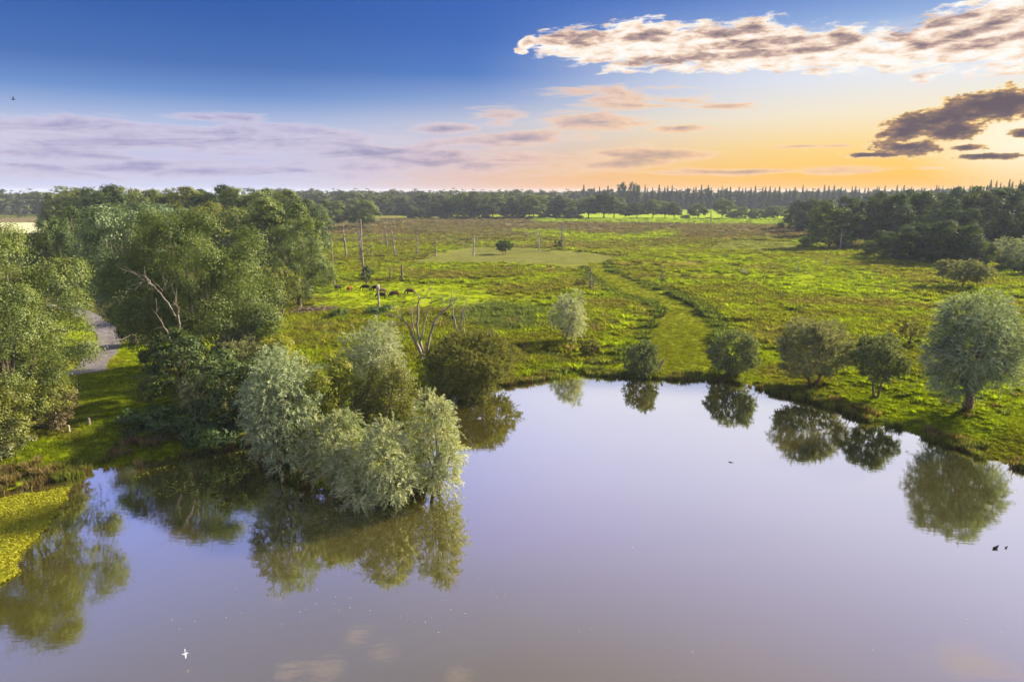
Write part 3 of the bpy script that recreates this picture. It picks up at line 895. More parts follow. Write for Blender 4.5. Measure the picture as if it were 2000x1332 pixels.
plant('pollard_willow', 'large weeping grey willow on a short stout trunk at the right edge', 'tree', 1890, 800, 574, 184, 'willow', 'silver_blue', 147, z0=0.13, low=1.85, leaf=1.15, dens=1.5, nlob=13, bark='bark_red', r0=0.42, fork=0.9)
plant('young_tree', 'small olive sapling between the compact sallow and the weeping willow', 'tree', 1775, 678, 622, 52, 'clump', 'olive_bush', 148, z0=0.15, nlob=6, dens=0.6)
plant('hawthorn_bush', 'spreading fan shaped hawthorn alone below the right wood', 'bush', 1876, 561, 508, 92, 'round', 'sallow', 149, z0=0.22, nlob=9, stems=3, leaf=1.8)
plant('willow_tree', 'pale rounded willow at the right edge of the meadow', 'tree', 1985, 525, 462, 75, 'willow', 'silver', 150, z0=0.05, nlob=8, leaf=2.0)
plant('shrub', 'yellow green shrub left of the pale rounded willow', 'shrub', 1957, 530, 496, 38, 'clump', 'oak_yellow', 151, z0=0.02, nlob=6, leaf=1.4)
plant('shrub', 'dark low shrub at the right edge below the pale rounded willow', 'shrub', 1995, 540, 502, 50, 'clump', 'dark', 152, z0=0.0, nlob=6, leaf=1.4)
plant('hawthorn_bush', 'small dark twin stemmed hawthorn alone on the mown ground', 'bush', 985, 497, 469, 33, 'round', 'dark', 153, z0=0.25, nlob=7, stems=2, leaf=2.2)
plant('bramble_bush', 'dark green bramble mound below the knobbed pale stump', 'bush', 735, 616, 596, 62, 'clump', 'bramble', 154, z0=0.0, nlob=7)
plant('bramble_bush', 'small dark bramble mound at the end of the brown brush heap', 'bush', 660, 622, 600, 36, 'clump', 'bramble', 155, z0=0.0, nlob=6)
plant('shrub', 'dark leafy shrub round the foot of the tallest dead trunk', 'shrub', 716, 556, 520, 27, 'clump', 'dark', 156, z0=0.12, nlob=6, leaf=1.2)
plant('shrub', 'low wide shrub beside the forked dead stump', 'shrub', 1137, 560, 543, 36, 'clump', 'olive_bush', 157, z0=0.0, nlob=5, leaf=1.2)
plant('hawthorn_bush', 'small leafy shrub against the dead trunk right of the mown ground', 'bush', 1093, 488, 468, 20, 'clump', 'dark', 158, z0=0.3, nlob=5, leaf=1.6)


# ------------------------------------------------------------------ woods: prototypes and copies
def proto_mesh(seed, H, R, z0, nlob, ncl, nl, cr, L, Wd, r0, conifer=False):
    rng = np.random.default_rng(seed)
    if conifer:
        n = ncl * nl
        t = rng.random(n) ** 0.8
        tier = (np.floor(t * 11) + rng.uniform(0, 0.95, n)) / 11
        rad = R * (1 - tier) ** 0.9 * rng.uniform(0.2, 1.0, n) + 0.05
        a = rng.uniform(0, 6.283, n)
        P = np.stack([np.cos(a) * rad, np.sin(a) * rad, z0 + (H - z0) * tier - rad * 0.22], 1)
        D = unit(np.stack([np.cos(a), np.sin(a), np.full(n, 0.6)], 1))
        T = unit(np.stack([np.cos(a), np.sin(a), np.full(n, -0.35)], 1) + rng.normal(0, 0.3, (n, 3)))
        V = quads(P, unit(np.cross(T, np.cross(D, T)) + rng.normal(0, 0.3, (n, 3))), T, L * rng.uniform(0.6, 1.3, n) * (0.25 + 0.75 * (1 - tier)), Wd * rng.uniform(0.6, 1.3, n) * (0.3 + 0.7 * (1 - tier)))
        lv = rng.random(n)
        Vt, Ft = join([tube([(0, 0, -0.3), (0, 0, H * 0.5), (0, 0, H * 0.97)], [r0, r0 * 0.6, 0.04], 5)])
    else:
        lobes = make_lobes(rng, R, z0, H, nlob)
        V, lv = clump_leaves(rng, sublobes(rng, lobes, 6, 0.32, 0.52), ncl, nl, cr * 0.8, L, Wd, base=len(lobes))
        cen = V.mean(1)
        K = np.array([R / np.percentile(np.abs(cen[:, 0]), 98.5), R / np.percentile(np.abs(cen[:, 1]), 98.5), 1.0])
        za, zt = np.percentile(cen[:, 2], 0.6), np.percentile(cen[:, 2], 99.6)
        K[2] = (H - z0) / (zt - za); Z0 = np.array([0, 0, z0 - za * K[2]])
        V = cen[:, None] * K + Z0 + (V - cen[:, None])
        lobes = [(c * K + Z0, r * K) for c, r in lobes]
        Vt, Ft = limbs_mesh(rng, R, z0, H, lobes[:6], r0, 1, sides=5, twigs=0)
    return (V, lv), (Vt, Ft)


def joined_tree(name, pm, m_leaf, m_bark):
    (V, lv), (Vt, Ft) = pm
    n = len(V); nv = n * 4
    Vall = np.vstack([V.reshape(-1, 3), Vt])
    quad = np.vstack([np.arange(nv).reshape(n, 4), Ft[0] + nv])
    F = [quad] + [f + nv for f in Ft[1:]]
    idx = np.concatenate([np.zeros(n, int), np.ones(sum(len(f) for f in Ft), int)])
    return np_mesh(name, Vall, F, [m_leaf, m_bark], {'lv': np.concatenate([np.repeat(lv, 4), np.zeros(len(Vt))])}, mat_idx=idx)


def part_tree(pm, mats_leaf, m_bark):
    (V, lv), (Vt, Ft) = pm
    tr = np_mesh('trunk', Vt, Ft, [m_bark], smooth=True)
    return tr, (leaf_object('crown', V, lv, mats_leaf[0]), mats_leaf)


# wood behind the nearest trees, 110-330 m
near_p = [part_tree(proto_mesh(200 + i, 20, 7, 3, 12, 900, 26, 0.5, 0.45, 0.34, 0.35), [M['oak'], M['oak_yellow'], M['dark'], M['poplar']], M['bark']) for i in range(3)]
mid_p = [part_tree(proto_mesh(220 + i, 20, 6.5, 0.6, 12, 520, 22, 0.65, 0.7, 0.54, 0.32), [M['far'], M['dark'], M['oak']], M['bark']) for i in range(3)]
bare_p = [part_tree(proto_mesh(230 + i, 20, 6.5, 4.2, 11, 420, 22, 0.65, 0.7, 0.54, 0.30), [M['far'], M['dark'], M['oak']], M['bark']) for i in range(3)]
far_m = [joined_tree('far_tree', proto_mesh(240 + i, 20, 6.5, 0.5, 10, 170, 18, 0.8, 1.2, 0.95, 0.3), M['far'], M['bark']) for i in range(4)]
con_m = [joined_tree('conifer_tree', proto_mesh(250 + i, 24, 3.4, 3, 0, 60, 45, 0, 1.2, 0.6, 0.25, True), M['conifer'], M['bark']) for i in range(3)]
NREF = 20.0
prnd = random.Random(5)


def wood_tree(name, label, group, px, D, top, wpx, protos, ci, cat='tree', base_R=6.5, wide=1.12):
    """a tree standing D metres along the ground in the direction of px, its top at image row top"""
    a, y0, _ = pix_ray(px, 400)
    x, y = D * a / y0, D
    z = gz1(x, y) if D < 400 else 0.75
    H = solve_h(x, y, z, top)
    R = wpx / 2 * wide * depth(x, y) / FPX
    tr, crowns = protos[prnd.randrange(len(protos))]
    root = thing(name, label, cat, (x, y, z), prnd.uniform(0, 6.28), group)
    root.scale = (R / base_R, R / base_R, H / NREF)
    link('trunk', tr, root)
    o = link('crown', crowns[0], root)
    o.material_slots[0].link = 'OBJECT'
    o.material_slots[0].material = crowns[1][ci % len(crowns[1])]
    return root


LW = [  # px, distance, top row, width px, leaf choice, label
    (560, 150, 402, 120, 0, 'green tree behind the dense tree at the right end of the left wood'),
    (500, 150, 392, 140, 0, 'olive crown rising behind the largest tree of the left wood'),
    (430, 165, 398, 130, 1, 'yellow green crown just behind the top of the largest tree'),
    (300, 160, 402, 140, 3, 'blue green crown showing behind the silvery tree'),
    (205, 165, 400, 120, 2, 'dark crown left of the silvery tree in the left wood'),
    (152, 170, 405, 104, 2, 'dark outermost crown beside the pale crop field'),
    (590, 215, 392, 92, 2, 'dark crown second from the right on the skyline of the left wood'),
    (545, 225, 375, 100, 0, 'rounded green crown near the right end of the left wood skyline'),
    (485, 215, 370, 110, 0, 'broad green crown in the middle of the left wood skyline'),
    (420, 220, 364, 110, 2, 'tallest dark pointed crown of the left wood skyline'),
    (350, 225, 368, 110, 1, 'yellowish crown in the middle of the left wood skyline'),
    (290, 225, 374, 100, 0, 'green crown in the dip of the left wood skyline'),
    (205, 235, 364, 110, 2, 'tall dark crown near the left end of the skyline of the wood'),
    (150, 240, 378, 90, 0, 'green crown at the left end of the skyline of the wood'),
    (132, 245, 388, 66, 2, 'low dark crown between the crop field and the left wood'),
]
for px, D, top, w, ci, lab in LW:
    wood_tree('oak_tree', lab, 'trees of the left wood', px, D, top, w, near_p, ci, base_R=7.0)
for k in range(16):
    px = 130 + k * 32
    wood_tree('oak_tree', 'green crown showing only in part among the hindmost trees of the left wood', 'hindmost trees of the left wood', px + prnd.uniform(-8, 8),
              prnd.uniform(265, 320), prnd.uniform(366, 378) if px < 560 else 392, prnd.uniform(60, 85), near_p, k % 3, base_R=7.0)
# the pair of trees standing free in the meadow
wood_tree('oak_tree', 'left tree of the pair standing free in the far meadow', 'pair of meadow trees', 650, 400, 390, 56, bare_p, 2)
wood_tree('oak_tree', 'right tree of the pair standing free in the far meadow', 'pair of meadow trees', 706, 405, 391, 56, bare_p, 2)
wood_tree('oak_tree', 'low wide bush right of the pair of meadow trees', None, 806, 560, 402, 40, mid_p, 0, 'bush')
wood_tree('oak_tree', 'small dark bush right of the low wide bush', None, 832, 545, 406, 26, mid_p, 1, 'bush')
# tree row closing the meadow
row = [(858, 388, 40), (880, 382, 44), (905, 378, 50), (935, 376, 52), (962, 380, 46), (990, 384, 44), (1015, 384, 46), (1042, 380, 50), (1070, 384, 46), (1092, 384, 44), (1115, 388, 40),
       (1150, 384, 44), (1180, 378, 54), (1200, 386, 44), (1222, 402, 30), (1245, 396, 38), (1276, 390, 40), (1300, 393, 36), (1318, 396, 30)]
ORD = 'first second third fourth fifth sixth seventh eighth ninth tenth eleventh twelfth thirteenth fourteenth fifteenth sixteenth seventeenth eighteenth nineteenth twentieth twenty-first twenty-second'.split()
for k, (px, top, w) in enumerate(row):
    wood_tree('field_tree', ('leftmost tree' if k == 0 else ORD[k] + ' tree from the left') + ' in the unbroken row that closes the meadow', 'unbroken tree row closing the meadow', px, 555 + prnd.uniform(-8, 14), top, w, bare_p if k > 9 or k % 3 == 1 else mid_p, 2 if k % 3 else 0)
solo = [(1365, 396, 36, 'rounded tree just right of the bright gap in the row'), (1412, 388, 38, 'tallest tree of the gappy right part of the row'), (1340, 420, 18, 'low bush in the bright gap of the row'),
        (1450, 404, 24, 'narrow ragged tree in the gappy part of the row'), (1474, 408, 24, 'second narrow ragged tree in the gappy part of the row'), (1500, 404, 26, 'bushy tree right of the two ragged ones'),
        (1520, 402, 32, 'last tree of the row before the right wood'), (1118, 404, 26, 'bluish bushy tree in front of the unbroken row'), (1432, 414, 22, 'small low tree beside the tallest gappy row tree')]
for px, top, w, lab in solo:
    wood_tree('field_tree', lab, 'gappy tree row right of the bright gap', px, 545, top, w, bare_p if w > 30 else mid_p, 2)
for k in range(26):
    px = 845 + k * 12
    wood_tree('hedge_shrub', 'low shrub in the hedge under the tree row', 'hedge under the tree row', px, 556 + prnd.uniform(-4, 4), prnd.uniform(420, 427), prnd.uniform(16, 24), mid_p, 0, 'shrub')
# right wood, front edge then behind
rw = [(1560, 400, 392, 52, 0), (1590, 370, 390, 60, 0), (1570, 360, 412, 26, 1), (1628, 262, 398, 84, 2), (1610, 330, 392, 60, 1), (1672, 262, 395, 46, 0), (1700, 270, 400, 40, 0), (1660, 330, 385, 60, 1),
      (1745, 270, 380, 80, 1), (1720, 320, 376, 70, 1), (1800, 280, 376, 80, 1), (1780, 340, 372, 70, 1), (1845, 262, 388, 76, 1), (1860, 320, 368, 76, 1), (1910, 265, 378, 84, 0), (1930, 330, 366, 80, 1),
      (1975, 270, 370, 90, 1), (2010, 320, 362, 80, 1), (2060, 260, 372, 90, 1), (1880, 235, 410, 70, 1), (1955, 225, 415, 70, 0), (2030, 220, 415, 80, 1)]
rlab = ['bluish grey tree at the left end of the right wood', 'yellowish crown second from the left end of the right wood', 'small pale blue conical tree at the left end of the right wood',
        'wide olive tree at the left corner of the right wood', 'dark crown behind the wide olive corner tree', 'tall pale trunked tree next to the wide olive corner tree', 'second tall tree with a bare pale trunk']
order = sorted(range(7, len(rw)), key=lambda i: rw[i][0])
for k, (px, D, top, w, ci) in enumerate(rw):
    lab = rlab[k] if k < len(rlab) else 'dark crowded tree of the right wood, ' + ORD[order.index(k)] + ' of these from the left'
    wood_tree('wood_tree', lab, 'trees of the right wood', px, D, top, w, bare_p if k in (5, 6) else mid_p, ci)
for k, (px, D, top, w, lab) in enumerate([(1745, 222, 452, 60, 'leftmost dark hazel bush in front of the right wood'), (1790, 212, 438, 76, 'wide dark hazel bush second in front of the right wood'),
                                   (1845, 208, 432, 84, 'tallest dark hazel bush in front of the right wood'), (1895, 202, 440, 70, 'dark hazel bush behind the fan shaped hawthorn'),
                                   (1925, 196, 470, 50, 'low bluish green bush right of the fan shaped hawthorn'), (1708, 232, 470, 26, 'small yellow green bush beside the tall pale trunks')]):
    wood_tree('hazel_bush', lab, 'bushes fronting the right wood', px, D, top, w, mid_p, 1 if k not in (4, 5) else 2, 'bush')
# distant woods
def far_tree(px, D, top, wpx, meshes, name, label, group, ref, base_R):
    a, y0, _ = pix_ray(px, 400)
    x, y = D * a / y0, D
    z = 0.75
    H = solve_h(x, y, z, top)
    R = wpx / 2 * 1.15 * depth(x, y) / FPX
    o = link(name, meshes[prnd.randrange(len(meshes))])
    o.location = (x, y, z); o.rotation_euler = (0, 0, prnd.uniform(0, 6.28)); o.scale = (R / base_R, R / base_R, H / ref)
    return tag(o, label, 'tree', group)


for k in range(22):   # left background, beyond the crop field
    far_tree(-150 + k * 18 + prnd.uniform(-5, 5), (600 if k % 2 else 660) + prnd.uniform(-20, 30), prnd.uniform(368, 378), prnd.uniform(34, 48), far_m, 'far_tree',
             'hazy blue green tree in the wood beyond the crop field', 'wood beyond the crop field', 20, 6.5)
for k in range(46):   # behind the meadow pair
    far_tree(540 + k * 7.6 + prnd.uniform(-5, 5), (640, 690, 740)[k % 3] + prnd.uniform(-20, 20), prnd.uniform(373, 385), prnd.uniform(32, 46), far_m, 'far_tree',
             'hazy tree in the wood behind the pair of meadow trees', 'wood behind the pair of meadow trees', 20, 6.5)
for k in range(70):
    px = 860 + k * 17 + prnd.uniform(-7, 7)
    far_tree(px, (690 if px < 1110 else 870) + prnd.uniform(-20, 30), prnd.uniform(374, 383), prnd.uniform(30, 46), far_m, 'far_tree', 'hazy broadleaf tree in the far wood along the horizon', 'far broadleaf wood along the horizon', 20, 6.5)
for k in range(90):
    px = 530 + k * 17 + prnd.uniform(-8, 8)
    far_tree(px, 900 + prnd.uniform(-30, 40), prnd.uniform(369, 375), prnd.uniform(30, 44), far_m, 'far_tree', 'hazy broadleaf tree in the far wood along the horizon', 'far broadleaf wood along the horizon', 20, 6.5)
for k in range(92):
    px = 1140 + k * 9.6 + prnd.uniform(-4, 4)
    far_tree(px, 800 + prnd.uniform(-30, 50), prnd.uniform(360, 369), prnd.uniform(11, 17), con_m, 'conifer_tree', 'dark pointed conifer on the skyline behind the far wood', 'conifers on the skyline', 24, 3.4)
for px, top, lab in ((1213, 358, 'left of two tall pines rising above the far wood'), (1240, 357, 'right of two tall pines rising above the far wood')):
    far_tree(px, 780, top, 20, far_m, 'pine_tree', lab, 'two tall pines', 20, 6.5)
for k in range(9):
    px = 1930 + k * 11 + prnd.uniform(-3, 3)
    far_tree(px, 520 + prnd.uniform(-20, 20), prnd.uniform(349, 358), prnd.uniform(14, 22), con_m, 'conifer_tree', 'tall dark conifer above the right wood at the edge', 'tall conifers above the right wood', 24, 3.4)


# ------------------------------------------------------------------ dead trees and snags
def snag(px, base, top, wpx, mk, label, lean=0.0, branches=0, seed=0, knob=False, name='snag'):
    rng = np.random.default_rng(seed + 900)
    x, y, z = GZ(px, base)
    H = solve_h(x, y, z, top); r = max(wpx / 2 * depth(x, y) / FPX, 0.10)
    root = thing(name, label, 'dead tree', (x, y, z), 0, 'dead trunks in the meadow')
    r *= 0.62
    P, rd = limb(rng, (0, 0, -0.3), (lean * H, 0, H), r * 1.15, r * 0.55, 9, 0.045)
    rd[0] *= 1.35
    rd *= rng.uniform(0.85, 1.12, len(rd))
    if knob:
        rd[-3] = r * 0.8; rd[-2] = r * 1.5; rd[-1] = r * 0.9
    V, F, Fc = tube(P, rd, 7, 0.14, rng)
    if not knob:
        V[-1] = P[-1] + np.array([r * 0.2, 0, r * 1.6])
    link('trunk', np_mesh('trunk', V, [F, Fc], [M[mk]]), root)
    for i in range(branches + (2 if H > 6 else 0)):
        k = rng.integers(4, 8)
        a = rng.uniform(-0.9, 0.9) + (math.pi if i % 2 else 0)
        L = H * rng.uniform(0.12, 0.26)
        e = P[k] + np.array([math.cos(a), math.sin(a) * 0.6, rng.uniform(0.2, 0.9)]) * L
        PB, rb = limb(rng, P[k], e, r * 0.42, r * 0.12, 5, 0.2)
        V, F, Fc = tube(PB, rb, 5)
        link('branch', np_mesh('branch', V, [F, Fc], [M[mk]]), root)
    return root


for i, a in enumerate([
    (653, 558, 462, 5, 'dead', 'tall bare trunk touching the edge of the left wood', -0.02, 0),
    (676, 505, 438, 6, 'dead', 'forked bare trunk between the two meadow trees', -0.05, 3),
    (712, 548, 430, 7, 'dead', 'tallest bleached trunk rising from the dark leafy shrub', -0.02, 4),
    (705, 506, 450, 5, 'dead', 'bare trunk just left of the tallest bleached trunk', -0.04, 3),
    (726, 504, 474, 4, 'dead_dark', 'short dark post like trunk right of the tallest bleached trunk', 0.0, 0),
    (756, 482, 444, 5, 'dead', 'leaning bare trunk far back in the snag group', -0.06, 1),
    (747, 478, 452, 3, 'dead', 'thin bare trunk furthest back in the snag group', 0.0, 0),
    (772, 502, 450, 5, 'dead', 'tall leaning trunk with a short stub beside it', -0.10, 0),
    (774, 502, 488, 5, 'dead_dark', 'short stub at the foot of the tall leaning trunk', 0.03, 0),
    (816, 500, 452, 4, 'dead', 'straight bare trunk left of the ditch', 0.02, 1),
    (851, 501, 465, 5, 'dead_dark', 'dark bare trunk at the left end of the mown ground', -0.02, 0),
    (859, 478, 460, 3, 'dead', 'thin bare trunk behind the dark one at the ditch', 0.0, 0),
    (924, 498, 460, 5, 'dead_white', 'white pointed trunk standing in the middle of the mown ground', 0.08, 0),
    (932, 476, 466, 4, 'dead', 'small stub behind the white pointed trunk', 0.0, 0),
    (1053, 492, 450, 4, 'dead_white', 'pale trunk with a small shrub at its foot beyond the mown ground', -0.06, 0),
    (1030, 468, 450, 4, 'dead', 'short bare trunk in the bright strip behind the mown ground', -0.05, 1),
    (1040, 466, 457, 3, 'dead_white', 'tiny white stub in the bright strip', 0.0, 0),
    (1097, 488, 438, 5, 'dead', 'tall trunk with a leafy shrub at the right end of the mown ground', 0.0, 0),
    (763, 547, 523, 6, 'dead_dark', 'short dark stump left of the thicker one', -0.03, 1),
    (785, 548, 517, 8, 'dead_dark', 'thick dark stump right of the shorter one', 0.02, 0),
    (1292, 556, 521, 5, 'dead', 'pale bare trunk in the middle of the tussock meadow', 0.04, 1),
    (1152, 566, 524, 6, 'dead', 'left stem of the forked dead stump at the path', 0.04, 0),
    (1158, 566, 540, 5, 'dead', 'right stem of the forked dead stump at the path', 0.12, 1),
    (1558, 530, 512, 5, 'dead_white', 'pale blunt stump left of the pointed one in the right meadow', 0.0, 0),
    (1613, 523, 504, 5, 'dead_white', 'pale pointed stump in the right meadow', 0.0, 0),
    (795, 424, 404, 3, 'dead', 'faint bare pole beside the low wide bush', 0.0, 0),
    (1388, 436, 414, 4, 'dead', 'white dead trunk in the gap of the far tree row', -0.03, 1),
    (1640, 490, 448, 4, 'dead', 'pale bare trunk at the foot of the wide olive corner tree', 0.0, 0),
]):
    snag(*a[:6], lean=a[6], branches=a[7], seed=i)
snag(739, 602, 556, 8, 'dead_white', 'pale crooked stump with a round knob among the cows', 0.02, 0, 77, True)


def dead_tree(label, px, base, limbs, mk, seed, r0, group=None):
    """limbs: list of polylines given as image positions, rooted on the first one"""
    rng = np.random.default_rng(seed)
    x, y, z = GZ(px, base)
    root = thing('dead_tree', label, 'dead tree', (x, y, z), 0, group)
    dp = depth(x, y, 3)
    for i, (pts, ra, rb) in enumerate(limbs):
        P = np.array([((a - px) * dp / FPX, off * 1.0, solve_h(x, y, z, b)) for a, b, off in pts])
        P[:, 0] += P[:, 1] * (x / y)
        t = np.linspace(0, len(P) - 1, len(P) * 3 - 2)
        Q = np.stack([np.interp(t, np.arange(len(P)), P[:, k]) for k in range(3)], 1)
        Q[1:-1] += rng.normal(0, 0.05, (len(Q) - 2, 3))
        rq = np.linspace(ra, rb, len(Q)) * r0
        ps = [tube(Q, rq * rng.uniform(0.85, 1.15, len(Q)), 6, 0.14, rng)]
        for q in range(0 if i == 0 else 6):
            k = int(rng.integers(len(Q) // 3, len(Q)))
            dv = unit(Q[min(k, len(Q) - 1)] - Q[max(k - 2, 0)]) + rng.normal(0, 0.6, 3)
            Pt, rt = limb(rng, Q[k], Q[k] + dv * rng.uniform(0.5, 1.3), max(rq[k] * 0.4, 0.018), 0.008, 5, 0.25)
            ps.append(tube(Pt, rt, 4))
        Vq, Fq = join(ps)
        link('trunk' if i == 0 else 'branch', np_mesh('trunk' if i == 0 else 'branch', Vq, Fq, [M[mk]], smooth=True), root)
    return root


dead_tree('bare many stemmed dead tree beside the olive sallow bush', 830, 712, [
    ([(830, 716, 0), (822, 690, 0), (808, 660, 0.1), (805, 648, 0.2)], 1.2, 0.8),
    ([(830, 714, 0.1), (828, 690, 0.2), (818, 655, 0.4), (820, 600, 0.5), (822, 585, 0.6), (815, 570, 0.6)], 1.1, 0.25),
    ([(806, 650, 0.2), (798, 632, -0.2), (782, 618, -0.5), (778, 605, -0.6), (768, 596, -0.7)], 0.7, 0.15),
    ([(812, 655, 0.2), (806, 620, 0.6), (808, 600, 0.8)], 0.5, 0.15),
    ([(822, 668, 0.3), (836, 615, 0.6), (845, 600, 0.7), (846, 582, 0.8)], 0.55, 0.12),
    ([(820, 590, 0.5), (835, 580, 0.3), (840, 565, 0.2)], 0.35, 0.1),
    ([(835, 690, -0.2), (840, 660, -0.3), (850, 628, -0.4), (862, 612, -0.4), (880, 598, -0.4), (884, 582, -0.5), (886, 566, -0.5)], 0.95, 0.2),
    ([(846, 636, -0.4), (868, 628, -0.6), (892, 622, -0.8)], 0.4, 0.1),
    ([(880, 598, -0.4), (890, 590, -0.4), (896, 578, -0.3)], 0.35, 0.1),
    ([(864, 610, -0.4), (868, 590, -0.2), (866, 574, -0.1)], 0.3, 0.1),
    ([(790, 622, -0.4), (786, 606, -0.5), (794, 592, -0.6)], 0.3, 0.08),
    ([(798, 634, -0.2), (780, 632, -0.4), (768, 624, -0.5)], 0.3, 0.08)], 'dead', 61, 0.20)
dead_tree('slim twin stemmed dead tree behind the olive sallow bush', 896, 662, [
    ([(896, 664, 0), (892, 640, 0.1), (886, 618, 0.2), (884, 590, 0.3)], 0.8, 0.25),
    ([(897, 656, 0), (902, 620, 0.1), (910, 600, 0.2), (914, 582, 0.2)], 0.7, 0.15),
    ([(906, 664, 0.2), (907, 630, 0.3), (905, 610, 0.3)], 0.6, 0.25)], 'dead', 62, 0.18)
dead_tree('bleached dead boughs standing in front of the largest tree of the left wood', 355, 766, [
    ([(356, 768, 0), (352, 700, -0.2), (354, 668, -0.4), (362, 640, -0.6), (364, 612, -0.8)], 1.3, 0.8),
    ([(362, 618, -0.8), (350, 595, -1.2), (340, 575, -1.4), (325, 556, -1.6), (312, 545, -1.6), (303, 548, -1.6)], 0.75, 0.15),
    ([(322, 554, -1.6), (314, 540, -1.5), (306, 533, -1.5)], 0.35, 0.12),
    ([(334, 568, -1.4), (345, 556, -1.2)], 0.3, 0.1),
    ([(345, 660, -0.4), (338, 640, -0.9), (328, 620, -1.2), (322, 608, -1.3)], 0.6, 0.12),
    ([(362, 610, -0.8), (366, 600, -0.8), (362, 592, -0.8)], 0.5, 0.15)], 'dead', 63, 0.125)
dead_tree('bare pale branch reaching over the gravel track', 262, 690, [
    ([(285, 668, 2), (262, 656, 1), (240, 664, 0), (220, 668, -0.5), (205, 664, -0.8)], 0.6, 0.12),
    ([(240, 664, 0), (225, 658, -0.4), (212, 652, -0.6)], 0.3, 0.08),
    ([(228, 667, -0.2), (212, 674, -0.4), (202, 680, -0.6)], 0.3, 0.08)], 'dead', 64, 0.12)

# brown brush heap: many bare sticks, one heap
rng = np.random.default_rng(66)
parts = []
hx, hy = G(585, 628, 0.6); hx2, hy2 = G(645, 622, 0.6)
for i in range(420):
    t = rng.random() * 1.25 - 0.15
    c = np.array([hx + (hx2 - hx) * t - 2 * 0, hy + (hy2 - hy) * t, 0]) + np.array([rng.normal(0, 1.3), rng.normal(0, 1.1), 0])
    c[2] = rng.uniform(0, 1.1) * max(0.2, 1 - abs(t - 0.5))
    dv = sph(rng, 1)[0] * np.array([1, 1, 0.4]) * rng.uniform(0.5, 1.4)
    parts.append(tube([c - dv, c, c + dv + sph(rng, 1)[0] * 0.15], [0.05, 0.04, 0.015], 3))
Vh, Fh = join(parts)
ctr = np.array([(hx + hx2) / 2, (hy + hy2) / 2, gz1((hx + hx2) / 2, (hy + hy2) / 2)])
Vh[:, :2] -= ctr[:2]
o = link('brush_heap', np_mesh('brush_heap', Vh, Fh, [bark_mat('brown_brush', (0.07, 0.045, 0.035), (0.17, 0.12, 0.10))])); o.location = ctr
tag(o, 'long brown heap of cut brushwood between the trees and the meadow', 'brush heap')


# ------------------------------------------------------------------ fence posts and the leaning post
def post(px, base, top, wpx, mk, label, lean=0.0, group='short posts on the turf bank'):
    x, y, z = GZ(px, base); H = solve_h(x, y, z, top); r = wpx / 2 * depth(x, y) / FPX
    rng = np.random.default_rng(int(px))
    V, F, Fc = tube([(0, 0, -0.4), (lean * H * 0.5, 0, H * 0.5), (lean * H * 0.95, 0, H * 0.93), (lean * H, 0, H)], [r, r, r * 0.95, r * 0.6], 8, 0.06, rng)
    o = link('wooden_post', np_mesh('wooden_post', V, [F, Fc], [M[mk]])); o.location = (x, y, z)
    return tag(o, label, 'post', group)


post(1286, 724, 701, 4.5, 'dead', 'leaning wooden post on the shore beside the small round sallow', 0.38, None)
post(302, 728, 714, 3.5, 'dead', 'short pale post on the turf below the dark trunked tree')
post(152, 762, 744, 3.5, 'dead', 'short pale post where the gravel track meets the turf')
post(136, 846, 830, 3.5, 'dead_white', 'short whitish post beside the dry brownish shrub')
post(175, 833, 816, 6, 'dead_dark', 'short dark stump standing alone on the turf bank')


# ------------------------------------------------------------------ cows
def skin_mesh(name, verts, edges, radii, root=0, levels=1):
    me = bpy.data.meshes.new(name); me.from_pydata(verts, edges, [])
    ob = bpy.data.objects.new(name, me); COL.objects.link(ob)
    md = ob.modifiers.new('skin', 'SKIN')
    for i, r in enumerate(radii):
        sv = me.skin_vertices[0].data[i]
        sv.radius = (r, r) if not isinstance(r, tuple) else r
        sv.use_root = (i == root)
    s = ob.modifiers.new('sub', 'SUBSURF'); s.levels = levels; s.render_levels = levels
    dg = bpy.context.evaluated_depsgraph_get()
    out = bpy.data.meshes.new_from_object(ob.evaluated_get(dg))
    bpy.data.objects.remove(ob, do_unlink=True)
    for p in out.polygons:
        p.use_smooth = True
    out.name = name
    return out


cv = [(-0.95, 0, 1.12), (-0.55, 0, 1.08), (0.0, 0, 1.0), (0.5, 0, 1.08), (0.78, 0, 1.12), (1.05, 0, 0.88), (1.22, 0, 0.55), (1.36, 0, 0.26),
      (-0.82, 0.2, 0.85), (-0.95, 0.2, 0.52), (-0.88, 0.2, 0.02), (-0.82, -0.2, 0.85), (-0.88, -0.2, 0.52), (-0.80, -0.2, 0.02),
      (0.55, 0.2, 0.78), (0.58, 0.2, 0.42), (0.55, 0.2, 0.02), (0.55, -0.2, 0.78), (0.70, -0.2, 0.42), (0.68, -0.2, 0.02),
      (-1.1, 0, 1.08), (-1.16, 0, 0.75), (-1.14, 0, 0.42)]
ce = [(0, 1), (1, 2), (2, 3), (3, 4), (4, 5), (5, 6), (6, 7), (1, 8), (8, 9), (9, 10), (1, 11), (11, 12), (12, 13), (3, 14), (14, 15), (15, 16), (3, 17), (17, 18), (18, 19), (0, 20), (20, 21), (21, 22)]
cr = [0.22, 0.36, 0.42, 0.38, 0.27, 0.19, 0.15, 0.10, 0.17, 0.09, 0.06, 0.17, 0.09, 0.06, 0.13, 0.08, 0.06, 0.13, 0.08, 0.06, 0.05, 0.03, 0.055]
cow_me = skin_mesh('body', cv, ce, cr, 2, 1)
ear_v, ear_f = [], []
Vh_, Fh_, Fc_ = tube([(1.12, 0.10, 0.74), (1.10, 0.26, 0.80), (1.12, 0.36, 0.92)], [0.035, 0.028, 0.008], 5)
horn_l = np_mesh('horn', Vh_, [Fh_, Fc_], [M['dead_white']], smooth=True)
